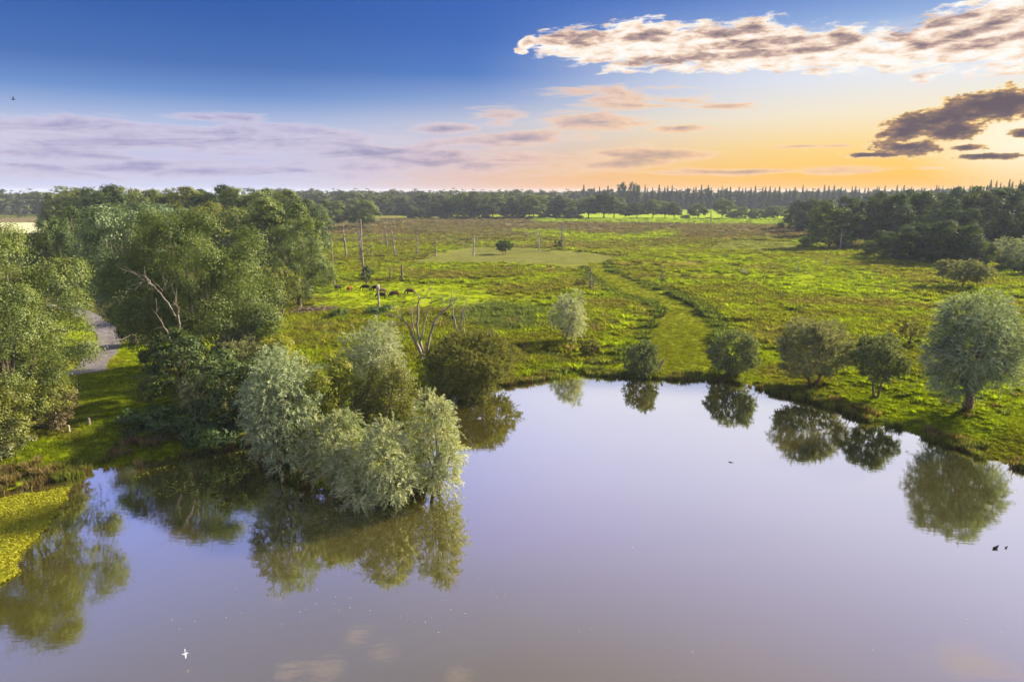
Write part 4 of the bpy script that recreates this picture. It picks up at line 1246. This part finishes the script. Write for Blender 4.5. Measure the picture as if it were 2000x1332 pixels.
Vr = Vh_ * np.array([1, -1, 1]); horn_r = np_mesh('horn', Vr, [Fh_[:, ::-1], Fc_[:, ::-1]], [M['dead_white']], smooth=True)
Ve, Fe, Fce = tube([(1.10, 0.10, 0.66), (1.08, 0.2, 0.62), (1.08, 0.28, 0.56)], [0.03, 0.06, 0.01], 5)
ear_l = np_mesh('ear', Ve, [Fe, Fce], smooth=True); ear_r = np_mesh('ear', Ve * np.array([1, -1, 1]), [Fe[:, ::-1], Fce[:, ::-1]], smooth=True)
coats = {'black': plain_mat('black_coat', (0.008, 0.007, 0.007), (0.018, 0.015, 0.014), 3, 0.6), 'brown': plain_mat('brown_coat', (0.09, 0.030, 0.006), (0.14, 0.05, 0.010), 3, 0.7),
         'dark': plain_mat('dark_brown_coat', (0.028, 0.012, 0.008), (0.055, 0.025, 0.014), 3, 0.7), 'tan': plain_mat('tan_coat', (0.20, 0.13, 0.07), (0.30, 0.20, 0.11), 3, 0.7),
         'red': plain_mat('red_brown_coat', (0.05, 0.014, 0.008), (0.09, 0.028, 0.014), 3, 0.7)}
for px, py, coat, rz, lab in [
    (660, 568, 'black', 75, 'black cow grazing nearest the left wood'), (683, 571, 'brown', 80, 'ginger cow seen end on left of the herd'),
    (714, 568, 'black', 185, 'black cow in side view left of the pale stump'), (735, 569, 'black', 190, 'black cow half hidden behind the pale stump'),
    (746, 575, 'tan', 10, 'tan cow directly right of the pale stump'), (744, 584, 'black', 170, 'black cow in front of the tan cow'),
    (770, 581, 'dark', 215, 'dark brown cow between the tan cow and the reddish one'), (801, 576, 'red', 183, 'reddish brown cow grazing at the right end of the herd')]:
    x, y, z = GZ(px, py)
    r = thing('cow', lab, 'cow', (x, y, z - 0.02), math.radians(rz), 'grazing cattle')
    r.scale = (0.92, 0.92, 0.92)
    for nm, msh, own in (('body', cow_me, True), ('horn', horn_l, False), ('horn', horn_r, False), ('ear', ear_l, True), ('ear', ear_r, True)):
        c = link(nm, msh.copy() if own else msh, r)
        if own:
            c.data.materials.clear(); c.data.materials.append(coats[coat])


# ------------------------------------------------------------------ birds
def bird(px, py, dist, span, m, label, rz=0, up=0.35, roll=0.0, group=None):
    a, b_, c_ = pix_ray(px, py)
    k = dist / math.sqrt(a * a + b_ * b_ + c_ * c_)
    loc = (a * k, b_ * k, CAM_H + c_ * k)
    h = span / 2
    body = skin_mesh('body', [(-0.34 * span, 0, 0), (-0.16 * span, 0, 0), (0.05 * span, 0, -0.01), (0.2 * span, 0, 0.02), (0.28 * span, 0, 0.02)], [(0, 1), (1, 2), (2, 3), (3, 4)],
                     [(0.055 * span, 0.012 * span), 0.05 * span, 0.068 * span, 0.042 * span, 0.012 * span], 2, 1)
    body.materials.append(m)
    r = thing('bird', label, 'bird', loc, rz, group)
    r.rotation_euler = (roll, 0, rz)
    link('body', body, r)
    for s in (1, -1):
        pts = [(0.10, 0.03, 0.02), (0.11, 0.45, up * 0.55), (0.02, 0.98, up * 0.6), (-0.05, 0.98, up * 0.58), (-0.08, 0.5, up * 0.5), (-0.12, 0.03, 0.02)]
        top = [(x * h * 1.4, s * y * h, z * h + 0.012 * span) for x, y, z in pts]; bot = [(x * h * 1.4, s * y * h, z * h) for x, y, z in pts]
        V = top + bot
        F4 = [(0, 1, 4, 5), (1, 2, 3, 4), (11, 10, 7, 6), (10, 9, 8, 7)] + [(i, i + 6, (i + 1) % 6 + 6, (i + 1) % 6) for i in range(6)]
        if s < 0:
            F4 = [f[::-1] for f in F4]
        link('wing', np_mesh('wing', V, np.array(F4), [m]), r)
    return r


m_black = plain_mat('black_plumage', (0.010, 0.010, 0.012), (0.02, 0.02, 0.024))
m_white = plain_mat('white_plumage', (0.72, 0.72, 0.72), (0.82, 0.82, 0.82))
m_grey = plain_mat('grey_plumage', (0.30, 0.33, 0.42), (0.55, 0.58, 0.66))
bird(26, 195, 45, 0.34, m_black, 'small black bird over the left end of the sky', 0.6, 0.9, 0.5)
bird(1307, 113, 45, 0.22, m_black, 'tiny black bird in front of the long cloud band', 0.4, 0.7, 0.6)
bird(1500, 43, 38, 0.18, m_black, 'tiny black bird above the long cloud band', 0.3, 0.3, 0.5)
bird(996, 24, 38, 0.10, m_black, 'speck of a bird high in the middle of the sky', 0.2, 0.5, 0.3)
bird(1427, 903, 31.0, 0.40, m_black, 'black bird gliding low over the middle of the lake', 2.9, 0.12, 0.25)
bx, by = G(362, 1276, 0.0)
bird(362, 1276, 39.1, 0.46, m_white, 'white bird flying low over the near left water', 0.5, 0.5, 0.9)
bird(1453, 531, 160, 1.5, m_grey, 'pale grey bird flying low across the tussock meadow', 0.3, 1.3, 0.2)
for px, py, s, lab in ((1944, 1070, 0.55, 'larger dark bird resting on the water below the weeping willow'), (1965, 1069, 0.28, 'smaller dark bird on the water beside the larger one')):
    x, y = G(px, py, 0.03)
    r = thing('water_bird', lab, 'bird', (x, y, 0.03), 0.3, 'dark birds on the water')
    bd = skin_mesh('body', [(-0.45 * s, 0, 0.10 * s), (-0.2 * s, 0, 0.05 * s), (0.15 * s, 0, 0.05 * s), (0.33 * s, 0, 0.16 * s), (0.38 * s, 0, 0.30 * s), (0.50 * s, 0, 0.29 * s)],
                   [(0, 1), (1, 2), (2, 3), (3, 4), (4, 5)], [0.03 * s, 0.14 * s, 0.16 * s, 0.07 * s, 0.065 * s, 0.015 * s], 2, 1)
    bd.materials.append(m_black)
    link('body', bd, r)


# ------------------------------------------------------------------ grasses (stuff)
def tuft_mesh(seed, n, hgt, spread, wd, arch):
    rng = np.random.default_rng(seed)
    a = rng.uniform(0, 6.283, n); r = np.sqrt(rng.random(n)) * spread
    P = np.stack([np.cos(a) * r, np.sin(a) * r, np.full(n, -0.05)], 1)
    out = np.stack([np.cos(a), np.sin(a), np.zeros(n)], 1) * (r / spread)[:, None] + rng.normal(0, 0.25, (n, 3)) * np.array([1, 1, 0])
    L = hgt * rng.uniform(0.6, 1.15, n)[:, None]
    up = np.array([0, 0, 1.0])
    p1 = P + (up * 0.62 + out * arch * 0.4) * L; p2 = P + (up * rng.uniform(0.75, 1.0, (n, 1)) + out * arch) * L
    S = unit(np.cross(out + rng.normal(0, 0.3, (n, 3)), up)) * wd * rng.uniform(0.7, 1.3, (n, 1))
    V = np.stack([P - S * 0.6, P + S * 0.6, p1 + S, p1 - S, p2], 1).reshape(-1, 3)
    b = np.arange(n)[:, None] * 5
    F4 = b + np.array([[0, 1, 2, 3]]); F3 = b + np.array([[3, 2, 4]])
    return np_mesh('tuft', V, [F4, F3], [m_grass], {'lv': np.repeat(rng.random(n), 5)})


def scatter(name, label, proto_me, proto_name, P, tint, scale, cat='grass'):
    """one stuff object: proto instanced on points, colour carried per point"""
    n = len(P)
    me = bpy.data.meshes.new(name); me.vertices.add(n); me.vertices.foreach_set('co', P.astype(np.float32).ravel())
    at = me.attributes.new('tint', 'FLOAT_COLOR', 'POINT'); at.data.foreach_set('color', np.concatenate([tint, np.ones((n, 1))], 1).astype(np.float32).ravel())
    at = me.attributes.new('tuft_scale', 'FLOAT_VECTOR', 'POINT'); at.data.foreach_set('vector', scale.astype(np.float32).ravel())
    rot = np.zeros((n, 3), np.float32); rot[:, 2] = rngG.uniform(0, 6.283, n)
    at = me.attributes.new('tuft_turn', 'FLOAT_VECTOR', 'POINT'); at.data.foreach_set('vector', rot.ravel())
    ob = link(name, me); tag(ob, label, cat, None, 'stuff')
    pr = bpy.data.objects.new(proto_name, proto_me)
    ng = bpy.data.node_groups.new(name, 'GeometryNodeTree')
    ng.interface.new_socket('Geometry', in_out='INPUT', socket_type='NodeSocketGeometry'); ng.interface.new_socket('Geometry', in_out='OUTPUT', socket_type='NodeSocketGeometry')
    gi, go = ng.nodes.new('NodeGroupInput'), ng.nodes.new('NodeGroupOutput')
    ip = ng.nodes.new('GeometryNodeInstanceOnPoints'); oi = ng.nodes.new('GeometryNodeObjectInfo'); oi.inputs['Object'].default_value = pr
    oi.transform_space = 'ORIGINAL'
    na = ng.nodes.new('GeometryNodeInputNamedAttribute'); na.data_type = 'FLOAT_VECTOR'; na.inputs[0].default_value = 'tuft_scale'
    nb = ng.nodes.new('GeometryNodeInputNamedAttribute'); nb.data_type = 'FLOAT_VECTOR'; nb.inputs[0].default_value = 'tuft_turn'
    er = ng.nodes.new('FunctionNodeEulerToRotation')
    L = ng.links.new
    L(gi.outputs[0], ip.inputs['Points']); L(oi.outputs['Geometry'], ip.inputs['Instance']); L(na.outputs[0], ip.inputs['Scale'])
    L(nb.outputs[0], er.inputs[0]); L(er.outputs[0], ip.inputs['Rotation']); L(ip.outputs[0], go.inputs[0])
    md = ob.modifiers.new('tufts', 'NODES'); md.node_group = ng
    return ob


def cand(n, y0, y1, margin=0.06):
    """random ground points, denser near, inside the view cone and a margin to its sides"""
    u = rngG.random(n)
    Y = np.exp(np.log(y0) + u * (np.log(y1) - np.log(y0)))
    X = Y * rngG.uniform(-0.80 - margin, 0.80 + margin, n) + rngG.uniform(-6, 6, n)
    return X, Y


def out_of(polys, X, Y, pad):
    k = np.ones(X.shape, bool)
    for q, p in zip(polys, pad):
        k &= sdist(q, X, Y) + (fbm(X * 0.22 + 3, Y * 0.3, 57, 4) - 0.5) * (7 if q is not P_PATH else 1.8) > p
    return k


# tussocks of the meadow
X, Y = cand(130000, 62, 545)
d = shore_d(X, Y)
dens = fbm(X * 0.06, Y * 0.09, 77, 4)
lime_m = np.zeros(X.shape)
for q in P_LIME[1:]:
    lime_m = np.maximum(lime_m, mask(q, X, Y, 4))
k = (d > 1.2) & out_of([P_TRACK, P_PATH, P_OVAL, P_LANE, P_PALE2, P_BANK, P_FLOOR], X, Y, [0.5, 0.3, 0.5, 0, 0, 0.5, 0]) & (rngG.random(len(X)) < sstep(dens + 0.5 * (fbm(X * 0.45, Y * 0.45, 79, 2) - 0.5), 0.25, 0.62) * (1 - 0.85 * lime_m) + 0.05) & ((X > -38 - (Y - 100) * 0.18) | (Y > 240)) & ((X > -0.62 * Y) | (Y < 150))
X, Y, d = X[k], Y[k], d[k]
tz = gz(X, Y, d)
t0 = zone(X, Y, d)
shift = rngG.random((len(X), 1))
t1 = t0 * np.where(shift < 0.5, 0.95, 1.2) * rngG.uniform(0.8, 1.25, (len(X), 1))
dk = rngG.random(len(X)) < 0.07
t1[dk] = np.array([0.10, 0.125, 0.03]) * rngG.uniform(0.7, 1.3, (dk.sum(), 1))
brn = rngG.random(len(X)) < 0.04
t1[brn] = np.array([0.16, 0.13, 0.05]) * rngG.uniform(0.7, 1.2, (brn.sum(), 1))
sz = rngG.uniform(0.7, 1.6, (len(X), 1)) * (1 + 0.5 * sstep(Y, 200, 400))[:, None] * (0.8 + 0.5 * fbm(X * 0.05, Y * 0.05, 90, 2))[:, None]
sz = sz * (1 - 0.5 * (sstep(X, 12, 22) * (1 - sstep(Y, 84, 98))))[:, None]
sz = sz * (1 - 0.62 * mask(P_LIME[1], X, Y, 4))[:, None]
edge = (sdist(P_PATH, X, Y) < 2.2) & (Y > 80)
sz[edge] *= 1.25
t1[edge] = np.array([0.085, 0.115, 0.02]) * rngG.uniform(0.8, 1.3, (edge.sum(), 1))  # darker tint paints the tussocks' shade along the lane edges
sc3 = np.concatenate([sz, sz, sz * rngG.uniform(0.5, 0.85, (len(X), 1))], 1)
third = np.arange(len(X)) % 2
P3 = np.stack([X, Y, tz], 1)
for j, (pm, nm) in enumerate(((tuft_mesh(301, 90, 0.72, 0.42, 0.045, 0.75), 'tussock_grass'), (tuft_mesh(302, 70, 0.85, 0.55, 0.055, 0.55), 'tall_meadow_grass'))):
    q = third == j
    scatter(nm, 'rough tussock grass covering the wet meadow' if j == 0 else 'taller loose grass and rushes across the wet meadow', pm, 'tuft', P3[q], t1[q], sc3[q])

# fringe of reeds and sedge on the banks
segs = np.array(SHORE[:40])
pts = []
for i in range(len(segs) - 1):
    L = np.linalg.norm(segs[i + 1] - segs[i]); m_ = int(L * (26 if segs[i][0] < -10 else 12))
    t = rngG.random(m_)[:, None]
    nrm = np.array([-(segs[i + 1] - segs[i])[1], (segs[i + 1] - segs[i])[0]]) / max(L, 1e-6)
    pts.append(segs[i] + (segs[i + 1] - segs[i]) * t + nrm * (rngG.random(m_)[:, None] ** 1.3 * (4.2 if segs[i][0] < -10 else 2.4) - 0.25))
pts = np.vstack(pts); X, Y = pts[:, 0], pts[:, 1]
d = shore_d(X, Y); cl = fbm(X * 0.35, Y * 0.35, 120, 3)
k = (d > -0.35) & (rngG.random(len(X)) < sstep(cl, 0.36, 0.6))
X, Y, d = X[k], Y[k], d[k]
tt = np.where((X < -12)[:, None] & (fbm(X * 0.4, Y * 0.4, 131, 3) > 0.5)[:, None], np.array([[0.20, 0.165, 0.075]]), np.array([[0.13, 0.155, 0.028]]))
alt = rngG.random(len(X)) < 0.25
tt[alt] = (0.16, 0.125, 0.05)
tt = tt * rngG.uniform(0.65, 1.25, (len(X), 1))
s1 = rngG.uniform(0.45, 1.1, (len(X), 1))
scatter('bank_sedge', 'sedge and rank grass fringing the lake', tuft_mesh(303, 70, 0.8, 0.32, 0.032, 0.5), 'tuft', np.stack([X, Y, np.maximum(gz(X, Y, d), -0.05)], 1), tt, np.concatenate([s1, s1, s1 * 1.05], 1), 'sedge')

# short turf on the near banks and the green lane
X, Y = cand(230000, 50, 330)
d = shore_d(X, Y)
inb = (sdist(P_BANK, X, Y) < 0.5) | ((sdist(P_PATH, X, Y) < 0) & (rngG.random(len(X)) < 0.6)) | ((Y < 112) & (X > 0)) | ((Y > 112) & (sdist(P_FLOOR, X, Y) > 0) & (sdist(P_OVAL, X, Y) > -2) & (fbm(X * 0.3, Y * 0.3, 99, 3) > 0.48))
k = (d > 0.3) & inb & (sdist(P_TRACK, X, Y) > 0.1) & (rngG.random(len(X)) < 0.7)
X, Y, d = X[k], Y[k], d[k]
tt = zone(X, Y, d) * rngG.uniform(0.7, 1.3, (len(X), 1))
s1 = rngG.uniform(0.5, 1.2, (len(X), 1)) * (1 + 0.9 * sstep(Y, 110, 260))[:, None]
scatter('short_grass', 'short bright grass on the banks and the green lane', tuft_mesh(304, 42, 0.22, 0.34, 0.03, 0.7), 'tuft', np.stack([X, Y, gz(X, Y, d)], 1), tt, np.concatenate([s1, s1, s1], 1))

# floating mat of weed in the near left corner
P_MAT = [G(a, b, 0.02) for a, b in [(-260, 1010), (-60, 985), (0, 975), (60, 962), (135, 952), (125, 985), (102, 1020), (75, 1045), (45, 1075), (36, 1098), (45, 1115), (20, 1132), (0, 1145), (-120, 1190), (-260, 1230)]]
xs = [p[0] for p in P_MAT]; ys = [p[1] for p in P_MAT]
X = rngG.uniform(min(xs), max(xs), 150000); Y = rngG.uniform(min(ys), max(ys), 150000)
sdm = sdist(P_MAT, X, Y) + (fbm(X * 0.9, Y * 0.9, 140, 3) - 0.5) * 0.9
k = sdm < -0.5 * rngG.random(150000) ** 2
X, Y = X[k], Y[k]
n = len(X)
Nn = unit(np.array([0, 0, 1.0]) + rngG.normal(0, 0.45, (n, 3)))
Pm = np.stack([X, Y, 0.03 + 0.09 * fbm(X * 0.8, Y * 0.8, 150, 3) + rngG.uniform(0, 0.05, n)], 1)
V = quads(Pm, Nn, np.cross(Nn, rngG.normal(size=(n, 3))), rngG.uniform(0.08, 0.19, n), rngG.uniform(0.06, 0.13, n))
m_mat = leaf_mat('floating_weed', [(0.0, (0.17, 0.18, 0.008)), (0.5, (0.24, 0.25, 0.010)), (1.0, (0.32, 0.32, 0.014))], trans=0.25, patch=0.3, pscale=0.8)
ob = link('floating_weed', leaf_object('floating_weed', V, rngG.random(n), m_mat)); tag(ob, 'yellow green mat of floating weed on the near left water', 'water plants', None, 'stuff')
# scattered floating leaves near the left shore
P_PAD = [G(a, b, 0.02) for a, b in [(260, 925), (400, 890), (480, 880), (560, 935), (600, 960), (560, 985), (430, 1000), (300, 985)]]
xs = [p[0] for p in P_PAD]; ys = [p[1] for p in P_PAD]
X = rngG.uniform(min(xs), max(xs), 1500); Y = rngG.uniform(min(ys), max(ys), 1500)
k = (sdist(P_PAD, X, Y) < 0) & (fbm(X * 0.5, Y * 0.5, 160, 3) > 0.55) & (shore_d(X, Y) < 0)
X, Y = X[k], Y[k]; n = len(X)
Nn = unit(np.array([0, 0, 1.0]) + rngG.normal(0, 0.06, (n, 3)))
V = quads(np.stack([X, Y, rngG.uniform(0.01, 0.03, n)], 1), Nn, np.cross(Nn, rngG.normal(size=(n, 3))), rngG.uniform(0.10, 0.26, n), rngG.uniform(0.08, 0.2, n))
ob = link('floating_leaves', leaf_object('floating_leaves', V, rngG.random(n), M['lime_shrub'])); tag(ob, 'scattered floating leaves off the left bank', 'water plants', None, 'stuff')

# a few drifting flecks of leaf and down farther out
PX = [(rngG.uniform(330, 1000), rngG.normal(1195, 28)) for _ in range(45)] + [(rngG.uniform(1000, 1980), rngG.uniform(960, 1300)) for _ in range(12)]
XY = np.array([G(a, b, 0.01) for a, b in PX]); n = len(XY)
Nn = unit(np.array([0, 0, 1.0]) + rngG.normal(0, 0.1, (n, 3)))
V = quads(np.column_stack([XY, rngG.uniform(0.008, 0.02, n)]), Nn, np.cross(Nn, rngG.normal(size=(n, 3))), rngG.uniform(0.03, 0.10, n), rngG.uniform(0.02, 0.06, n))
ob = link('floating_flecks', leaf_object('floating_flecks', V, rngG.random(n), M['silver'])); tag(ob, 'pale flecks of leaf drifting on the open water', 'water plants', None, 'stuff')

# ------------------------------------------------------------------ haze
hb = [(-2700, -500, -3.5), (2700, -500, -3.5), (2700, 4300, -3.5), (-2700, 4300, -3.5)]
Vb = np.array(hb + [(a, b, 31.0) for a, b, c in hb])
Fb = np.array([(3, 2, 1, 0), (4, 5, 6, 7), (0, 1, 5, 4), (1, 2, 6, 5), (2, 3, 7, 6), (3, 0, 4, 7)])
m_haze, N = mat('evening_haze')
pv = N.n('ShaderNodeVolumePrincipled'); N.put(pv.inputs['Color'], (0.66, 0.78, 1.0, 1)); pv.inputs['Density'].default_value = HAZE_DENSITY; pv.inputs['Anisotropy'].default_value = 0.0
o = N.n('ShaderNodeOutputMaterial'); N.put(o.inputs['Volume'], pv.outputs[0])
tag(link('haze', np_mesh('haze', Vb, Fb, [m_haze])), kind='stuff')
